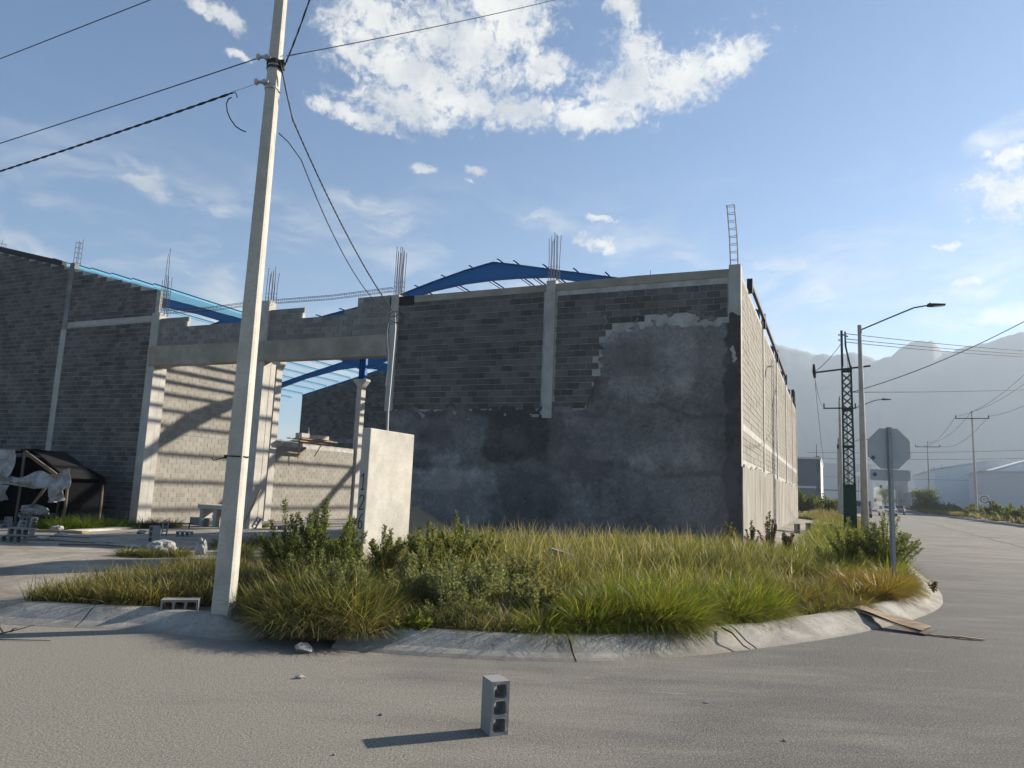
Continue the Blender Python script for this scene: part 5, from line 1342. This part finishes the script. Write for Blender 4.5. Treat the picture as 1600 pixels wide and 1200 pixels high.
ns = 1500; xs = rng.uniform(-1.6, 5.2, ns*2); ys = rng.uniform(10, 17.5, ns*2); k_ = seg(xs, ys, mead); xs, ys = xs[k_][:ns], ys[k_][:ns]; ns = len(xs)
g.add(xs, ys, rng.uniform(.5, .85, ns), np.full(ns, .009), rng.uniform(0, 6.3, ns), np.abs(rng.normal(0, .15, ns)), np.abs(rng.normal(.45, .3, ns)), np.array([[.46, .38, .21]])*rng.uniform(.7, 1.2, ns)[:, None])
g.build('meadow_grass', 'yellowing meadow grass between the green tufts and the rendered wall')
# low tangled cover between the weeds at the centre
g = Blades()
cen = [(-1.7, 8.2), (-.2, 7.98), (.9, 8.15), (.8, 9.0), (.9, 10.6), (-1.6, 10.8), (-2.0, 9.4)]
g.field(lambda x, y: seg(x, y, cen), (-2.0, 1.0, 7.9, 10.8), 15000, .34, np.concatenate([GREYW*1.3, OLIVE, DRY]), width=.007, lean=.6, curve=.7, clump=1.6)
g.build('low_ground_cover', 'low tangled dry ground cover under the silvery weeds at centre')
# left strip of olive and dry grass along the kerb
g = Blades()
lp = [(-5.6, 8.75), (-4.1, 8.7), (-4.0, 9.0), (-3.4, 9.0), (-3.4, 9.2), (-2.7, 9.0), (-2.9, 11.0), (-4.2, 11.2), (-5.2, 10.2)]
g.field(lambda x, y: seg(x, y, lp), (-5.6, -2.6, 8.4, 11.2), 9000, .42, np.concatenate([OLIVE, DRY]), clump=1.2)
bank(g, [(-5.35, 9.0, .55), (-5.0, 9.05, .7), (-4.7, 9.1, .85), (-4.4, 9.0, .9), (-4.1, 9.1, .95), (-3.8, 9.3, .9), (-4.5, 9.6, 1.0), (-4.1, 9.75, 1.0), (-3.65, 9.8, .9), (-3.35, 9.3, .8), (-4.9, 9.5, .8), (-3.2, 9.9, .9)], np.concatenate([OLIVE, DRY, GOLD[:2]]), .52, .42, 950, spread=.6)
bank(g, [(-6.3, 12.45, .55), (-5.9, 12.4, .6), (-5.5, 12.6, .6), (-4.9, 11.4, .6), (-4.2, 11.6, .8), (-3.6, 11.8, .9), (-4.4, 12.3, .7), (-3.2, 12.4, 1.0), (-3.9, 12.9, .9), (-4.8, 13.4, .8), (-5.2, 14.2, .8), (-4.3, 14.0, .9)], OLIVE, .5, .5, 900)
g.build('kerbside_grass', 'olive and straw grass along the kerb left of the octagonal pole')
# centre: tall olive grass between pole and number slab
g = Blades()
bank(g, [(-2.45, 8.55, .8), (-2.15, 8.45, .95), (-1.85, 8.4, 1.0), (-1.55, 8.45, .95), (-2.3, 8.9, 1.05), (-1.9, 8.95, 1.1), (-1.5, 8.9, 1.0), (-2.6, 9.2, 1.0), (-2.1, 9.4, 1.1), (-1.3, 9.3, .85), (-2.75, 8.75, .8)], np.concatenate([OLIVE, OLIVE, GREEN[:2], DRY[:2]]), .68, .5, 1150, width=.0075, curve=.6, spread=.85)
bank(g, [(-2.2, 8.12, .5), (-1.75, 8.05, .6), (-2.5, 8.3, .5), (-1.4, 8.1, .5), (-1.95, 8.0, .45)], np.concatenate([DRY, GOLD]), .55, .4, 900)
bank(g, [(-3.0, 9.9, .8), (-2.9, 10.6, .9), (-3.4, 10.8, .9), (-2.5, 10.3, .8), (-2.8, 11.6, .8)], np.concatenate([DRY, GOLD, OLIVE]), .5, .45, 900)
g.build('tall_grass', 'tall olive grass clump between the octagonal pole and the number slab')
# green grass on the strip beside the sunlit wall and along the road
g = Blades()
pts = []
for _ in range(190):
    w, v = random.uniform(.9, 3.45), random.uniform(-5.5, 34); 
    if w < 1.7 and v > 3 or w < 1.1: continue
    p = LW(w, v); pts.append((p.x, p.y, random.uniform(.75, 1.15)))
for x, y, s_ in pts: g.tuft(x, y, .55*s_, .72*s_, 520, np.concatenate([GREEN, GREEN[2:], OLIVE[:2]]) if y < 40 else np.concatenate([OLIVE, DRY, GREEN[2:]]), width=.011)
bank(g, [(lambda q: (q.x, q.y, 1))(LW(random.uniform(1.6, 3.2), random.uniform(-6.5, -2))) for _ in range(14)], np.concatenate([OLIVE, GREYW]), .55, .45, 700)
bank(g, [(LW(random.uniform(1.0, 3.9), 0).x, 0, 0) for _ in range(0)], GREEN, .5, .4, 10)
for _ in range(90):
    p = LW(random.uniform(.3, 3.8), random.uniform(34, 62)); g.tuft(p.x, p.y, .8, .75, 260, np.concatenate([DRY, OLIVE, GOLD]), width=.02)
g.build('verge_grass', 'green grass strip between the sunlit side wall and the road')
# tuft by the left warehouse and in the yard
g = Blades()
bank(g, [(-15.2, 24.9, .9), (-14.7, 24.7, 1.0), (-14.2, 25.0, 1.0), (-13.8, 25.4, .9), (-13.3, 25.7, .8), (-14.5, 25.4, 1.0)], GREEN[:2], .75, .7, 1000, width=.012)
bank(g, [(-12.8, 26.1, .8), (-12.4, 26.5, .9), (-12.1, 26.8, .8)], GREYW, .75, .5, 700, width=.012)
bank(g, [(-10.2, 27.3, .6), (-9.7, 27.5, .7), (-9.2, 27.8, .5)], GREEN[:2], .45, .6, 700, width=.012)
bank(g, [(-6.0, 16.0, .8), (-5.4, 16.4, .9), (-4.8, 16.2, .9), (-5.6, 15.3, .8), (-4.4, 15.3, .8), (-3.9, 15.8, .8), (-3.6, 14.6, .8)], np.concatenate([OLIVE, GREEN[:2]]), .55, .6, 800, width=.009)
g.build('yard_grass', 'shaded green grass tufts on the dirt before the left warehouse and gate')
# ---- leafy weeds and shrubs: each a plant of its own
def weed(name, x, y, H, R, stems, leaves, pal, label, leaf=(.05, .016), group=None, cat='weed', bare=.12, splay=.5, spire=True, z=None, taper=True):
    z0 = gz1(x, y)-.03 if z is None else z
    t = thing(name, (x, y, z0), random.uniform(0, 6), label, cat, group)
    sb = MB(); LV = []; LF = []; LT = []; n0 = 0
    per = max(6, leaves//stems)
    for k in range(stems):
        a = rng.uniform(0, 2*np.pi); r = np.sqrt(rng.random()); h = H*(1.05-.45*r)*rng.uniform(.75, 1.05)
        top = np.array([np.cos(a)*R*r, np.sin(a)*R*r, h]); mid = np.array([np.cos(a)*R*r*(.35 if spire else .7), np.sin(a)*R*r*(.35 if spire else .7), h*.45]); base = np.array([np.cos(a)*R*.12*r, np.sin(a)*R*.12*r, 0])
        sb.tube([tuple(base), tuple(mid), tuple(top)], [.010*H+.003, .007*H+.002, .002], 4, False)
        u = bare+(1-bare)*rng.random(per)**.8
        pos = ((1-u)**2)[:, None]*base+(2*u*(1-u))[:, None]*mid+(u**2)[:, None]*top
        side = (R*.30*(1.1-u) if taper else R*.3+0*u)[:, None]*rng.normal(0, .55, (per, 3)); side[:, 2] = np.abs(side[:, 2])*.6; pos = pos+side; pos[:, 2] = np.maximum(pos[:, 2], .01)
        d = rng.normal(0, 1, (per, 3)); d[:, 2] = np.abs(d[:, 2])*.9+.25; d /= np.linalg.norm(d, axis=1)[:, None]
        q = np.cross(d, rng.normal(0, 1, (per, 3))); q /= np.linalg.norm(q, axis=1)[:, None]+1e-6
        L = leaf[0]*rng.uniform(.6, 1.3, per)[:, None]; Wd = leaf[1]*rng.uniform(.6, 1.3, per)[:, None]
        V = np.stack([pos, pos+d*L*.5+q*Wd*.5, pos+d*L, pos+d*L*.5-q*Wd*.5], 1).reshape(-1, 3)
        LV.append(V); LF.append(n0+np.arange(per)[:, None]*4+np.array([[0, 1, 2, 3]])); n0 += per*4
        c = pal[rng.integers(0, len(pal), per)]*rng.uniform(.7, 1.3, per)[:, None]; LT.append(np.repeat(c, 4, 0))
    sb.build('stem', 'stem', t, fix=False)
    np_mesh('foliage', np.concatenate(LV), np.concatenate(LF), 'foliage', t, tint=np.concatenate(LT)); return t
WG = PAL((.12, .15, .042), (.16, .18, .055), (.21, .21, .075), (.088, .11, .034))
WS = PAL((.18, .20, .09), (.24, .25, .13), (.31, .30, .18), (.13, .15, .065))
WB = PAL((.085, .055, .038), (.060, .045, .030), (.05, .055, .025), (.11, .075, .05))
cw = 'weeds of the corner lot'
weed('tall_weed', -2.95, 10.1, 1.25, .40, 14, 5200, WG, 'tall dark green weed with pointed tip, leftmost before the gateway', group=cw)
weed('tall_weed', -2.45, 10.0, 1.38, .46, 18, 7200, WG, 'tallest bushy green weed with several spires, between pole and number slab', group=cw)
weed('tall_weed', -2.05, 9.75, 1.12, .42, 15, 5600, WG, 'green weed with lower spires just left of the number slab', group=cw)
weed('tall_weed', -1.75, 10.7, .85, .40, 14, 4600, WG, 'dark green weed touching the left foot of the number slab', group=cw)
weed('tall_weed', -1.15, 10.6, .95, .36, 14, 4600, WG, 'dark green weed in front of the lit face of the number slab', group=cw)
weed('tall_weed', -.75, 11.0, .95, .42, 14, 4800, WG, 'dark green weed at the right foot of the number slab', group=cw)
weed('tall_weed', -.35, 11.4, .8, .40, 10, 2400, np.concatenate([WG, OLIVE]), 'olive weed right of the number slab against the sand heap', group=cw)
weed('grey_weed', -1.95, 8.75, .78, .42, 24, 6300, WS, 'grey green weed tangled in the tall olive grass before the tall weeds', group=cw, spire=False, leaf=(.045, .014))
weed('grey_weed', -2.45, 9.3, .8, .45, 24, 6300, np.concatenate([WS, WG]), 'olive weed behind the tall olive grass right of the pole', group=cw, spire=False, leaf=(.045, .014))
weed('grey_weed', -1.15, 9.3, .75, .50, 26, 6300, WS, 'grey green bushy weed right of the tall olive grass', group=cw, spire=False, leaf=(.045, .014))
weed('grey_weed', -.55, 9.0, .72, .55, 30, 7800, WS, 'silvery green weed with thin arching stems at centre', group=cw, spire=False, leaf=(.045, .014))
weed('grey_weed', -.1, 9.5, .66, .50, 28, 6900, WS, 'silvery weed right of the silvery arching one', group=cw, spire=False, leaf=(.045, .014))
weed('grey_weed', .35, 9.2, .5, .45, 22, 5100, np.concatenate([WS, DRY]), 'dry grey weed left of the bright green tufts', group=cw, spire=False, leaf=(.045, .014))
weed('grey_weed', -.5, 8.45, .45, .45, 24, 5400, np.concatenate([WS, OLIVE]), 'low olive weed at the kerb below the silvery weeds', group=cw, spire=False, leaf=(.03, .010))
weed('grey_weed', .1, 10.5, .62, .6, 24, 6000, np.concatenate([WS, OLIVE]), 'grey olive weed behind the silvery weeds', group=cw, spire=False, leaf=(.045, .014))
weed('grey_weed', -1.0, 9.9, .8, .45, 22, 5400, np.concatenate([WS, WG]), 'grey green weed below the lit slab face', group=cw, spire=False, leaf=(.045, .014))
weed('broadleaf_weed', -.95, 8.0, .26, .25, 14, 700, GREEN, 'small bright broadleaf weed at the kerb edge', group=cw, leaf=(.05, .03), spire=False)
weed('bush', 8.0, 15.6, 1.45, .72, 36, 9500, np.concatenate([WG, OLIVE[:2]]), 'dark olive bush behind the octagonal sign post', cat='bush', leaf=(.06, .017))
weed('bush', 8.5, 16.2, 1.3, .62, 28, 6800, np.concatenate([WG, OLIVE[:2]]), 'dark olive bush right of the sign post leaning over the road edge', cat='bush', leaf=(.06, .017))
weed('bush', 7.5, 16.2, 1.2, .55, 22, 4800, WG, 'dark olive bush left of the sign post', cat='bush', leaf=(.06, .017))
weed('dry_weed', 5.25, 17.3, .85, .28, 9, 2400, np.concatenate([WB, WG]), 'dark dry weed at the wall corner, leftmost', group='dark dry weeds at the wall corner')
weed('dry_weed', 5.75, 17.3, .8, .18, 7, 1700, WB, 'thin dark dry weed at the wall corner, second from left', group='dark dry weeds at the wall corner')
weed('dry_weed', 6.15, 17.2, 1.15, .26, 10, 2800, WB, 'tallest dark dry weed with clubbed top at the wall corner', group='dark dry weeds at the wall corner')
weed('dry_weed', 6.5, 17.1, .85, .24, 9, 2200, WB, 'reddish dry weed right of the tallest one', group='dark dry weeds at the wall corner')
weed('dry_weed', 6.9, 16.6, .6, .22, 7, 1000, np.concatenate([WB, WG]), 'low dry weed farthest right at the wall corner', group='dark dry weeds at the wall corner')
weed('dry_weed', 7.95, 13.75, .28, .12, 6, 260, WB, 'small dark dry sprig at the end of the golden grass by the kerb', group='dark dry weeds at the wall corner')
weed('dry_weed', 3.6, 13.6, .75, .06, 3, 60, WB, 'single dark bare stalk standing in the yellow meadow', group='dark dry weeds at the wall corner')
# bushes along the far verges
far = np.concatenate([WG, OLIVE[:3]])
names = ['first', 'second', 'third', 'fourth', 'fifth', 'sixth', 'seventh', 'eighth', 'ninth', 'tenth', 'eleventh', 'twelfth', 'thirteenth', 'fourteenth', 'fifteenth', 'sixteenth', 'seventeenth', 'eighteenth', 'nineteenth', 'twentieth', 'twenty-first', 'twenty-second', 'twenty-third', 'twenty-fourth', 'twenty-fifth', 'twenty-sixth']
for k in range(9):
    p = LW(-6.0+k*1.05, 66+random.uniform(-3, 3)); weed('bush', p.x, p.y, random.uniform(1.9, 2.6), 1.1, 18, 2200, np.concatenate([far, GOLD[:1]]) if k % 3 else far, names[k]+' from left in the hedge row before the dark grey warehouse', cat='bush', leaf=(.2, .09), group='hedge row before the dark warehouse', spire=False, z=.3)
for k in range(26):
    v = 44+k*5.4; w = 20.9+random.uniform(-.3, 2.0)+(.6 if k % 2 else 0); p = LW(w, v)
    weed('bush', p.x, p.y, random.uniform(1.6, 2.7), random.uniform(1.5, 2.3), 24, 5200, np.concatenate([far, GOLD[1:3]]) if k % 3 == 0 else far, names[k]+' nearest bush along the right verge of the road', cat='bush', leaf=(.22, .09), group='bushes on the right verge', spire=False, z=.1)
g = Blades()
def verge(n, w0, w1, v0, v1, H, pal, width):
    w = rng.uniform(w0, w1, n); v = rng.uniform(v0, v1, n); x = CX+w*CA+v*SA; y = CY-w*SA+v*CA
    c = pal[rng.integers(0, len(pal), n)]*rng.uniform(.7, 1.25, n)[:, None]
    g.add(x, y, H*rng.uniform(.5, 1.1, n), width*rng.uniform(.7, 1.9, n), rng.uniform(0, 6.3, n), np.abs(rng.normal(0, .35, n)), np.abs(rng.normal(.5, .3, n)), c)
verge(16000, 19.6, 30, 45, 200, .9, np.concatenate([OLIVE, DRY, GOLD[:2]]), .05)
verge(5000, 19.5, 21, 100, 190, .7, np.concatenate([GOLD, DRY]), .05)
verge(6000, .5, 4.0, 60, 130, .9, np.concatenate([OLIVE, DRY]), .04)
tag(g.build('far_verge_grass', 'dry olive grass on the far verges of the road'), kind='stuff')
# ---- tree by the road
def tree(w, v, H, R, label, nleaf=9000):
    p = LW(w, v, .1); t = thing('tree', p, 0, label, 'tree'); sb = MB(); sb.tube([(0, 0, -.2), (.1, 0, H*.25), (0, .1, H*.55), (.05, 0, H*.85)], [.2, .16, .1, .03], 8)
    C_ = []
    for k in range(14):
        a = rng.uniform(0, 6.28); e = rng.uniform(.2, 1.0); rr = R*rng.uniform(.4, .95)*(1.1-e*.55); q = (math.cos(a)*rr, math.sin(a)*rr, H*(.22+.72*e)); C_.append(q)
        sb.tube([(0, 0, H*(.15+.4*e)), (q[0]*.5, q[1]*.5, H*(.2+.55*e)), q], [.07, .05, .02], 5)
    sb.build('trunk', 'stem', t, fix=False)
    C_ = np.array(C_); idx = rng.integers(0, len(C_), nleaf); pos = C_[idx]+rng.normal(0, 1, (nleaf, 3))*np.array([R*.24, R*.24, H*.085])
    d = rng.normal(0, 1, (nleaf, 3)); d /= np.linalg.norm(d, axis=1)[:, None]; q = np.cross(d, rng.normal(0, 1, (nleaf, 3))); q /= np.linalg.norm(q, axis=1)[:, None]
    V = np.stack([pos, pos+d*.14+q*.06, pos+d*.28, pos+d*.14-q*.06], 1).reshape(-1, 3)
    c = WG[rng.integers(0, 4, nleaf)]*rng.uniform(.6, 1.2, nleaf)[:, None]
    np_mesh('crown', V, np.arange(nleaf)[:, None]*4+np.array([[0, 1, 2, 3]]), 'foliage', t, tint=np.repeat(c, 4, 0))
tree(19.7, 150, 4.6, 2.6, 'dark green roadside tree left of the distant crossarm pole', 6000)
tree(17.6, 240, 6.5, 3.0, 'second hazy tree behind the roadside tree', 3000)
# ================================================================== AIR
def haze():
    b = MB(); b.bx(-2700, 2700, -500, 2750, -3.0, 560)
    o = b.build('haze', 'concrete'); o.data.materials.clear()
    m_ = bpy.data.materials.new('haze_air'); m_.use_nodes = True; t = m_.node_tree; t.nodes.clear()
    out = t.nodes.new('ShaderNodeOutputMaterial'); pv = t.nodes.new('ShaderNodeVolumePrincipled')
    pv.inputs['Color'].default_value = (.70, .84, 1.0, 1); pv.inputs['Density'].default_value = HAZE; pv.inputs['Anisotropy'].default_value = .25
    t.links.new(pv.outputs[0], out.inputs['Volume']); o.data.materials.append(m_); o.display_type = 'WIRE'
    tag(o, kind='stuff'); o['label'] = 'pale blue haze filling the air before the mountains'; o['category'] = 'haze'
HAZE = 2.8e-4
haze()
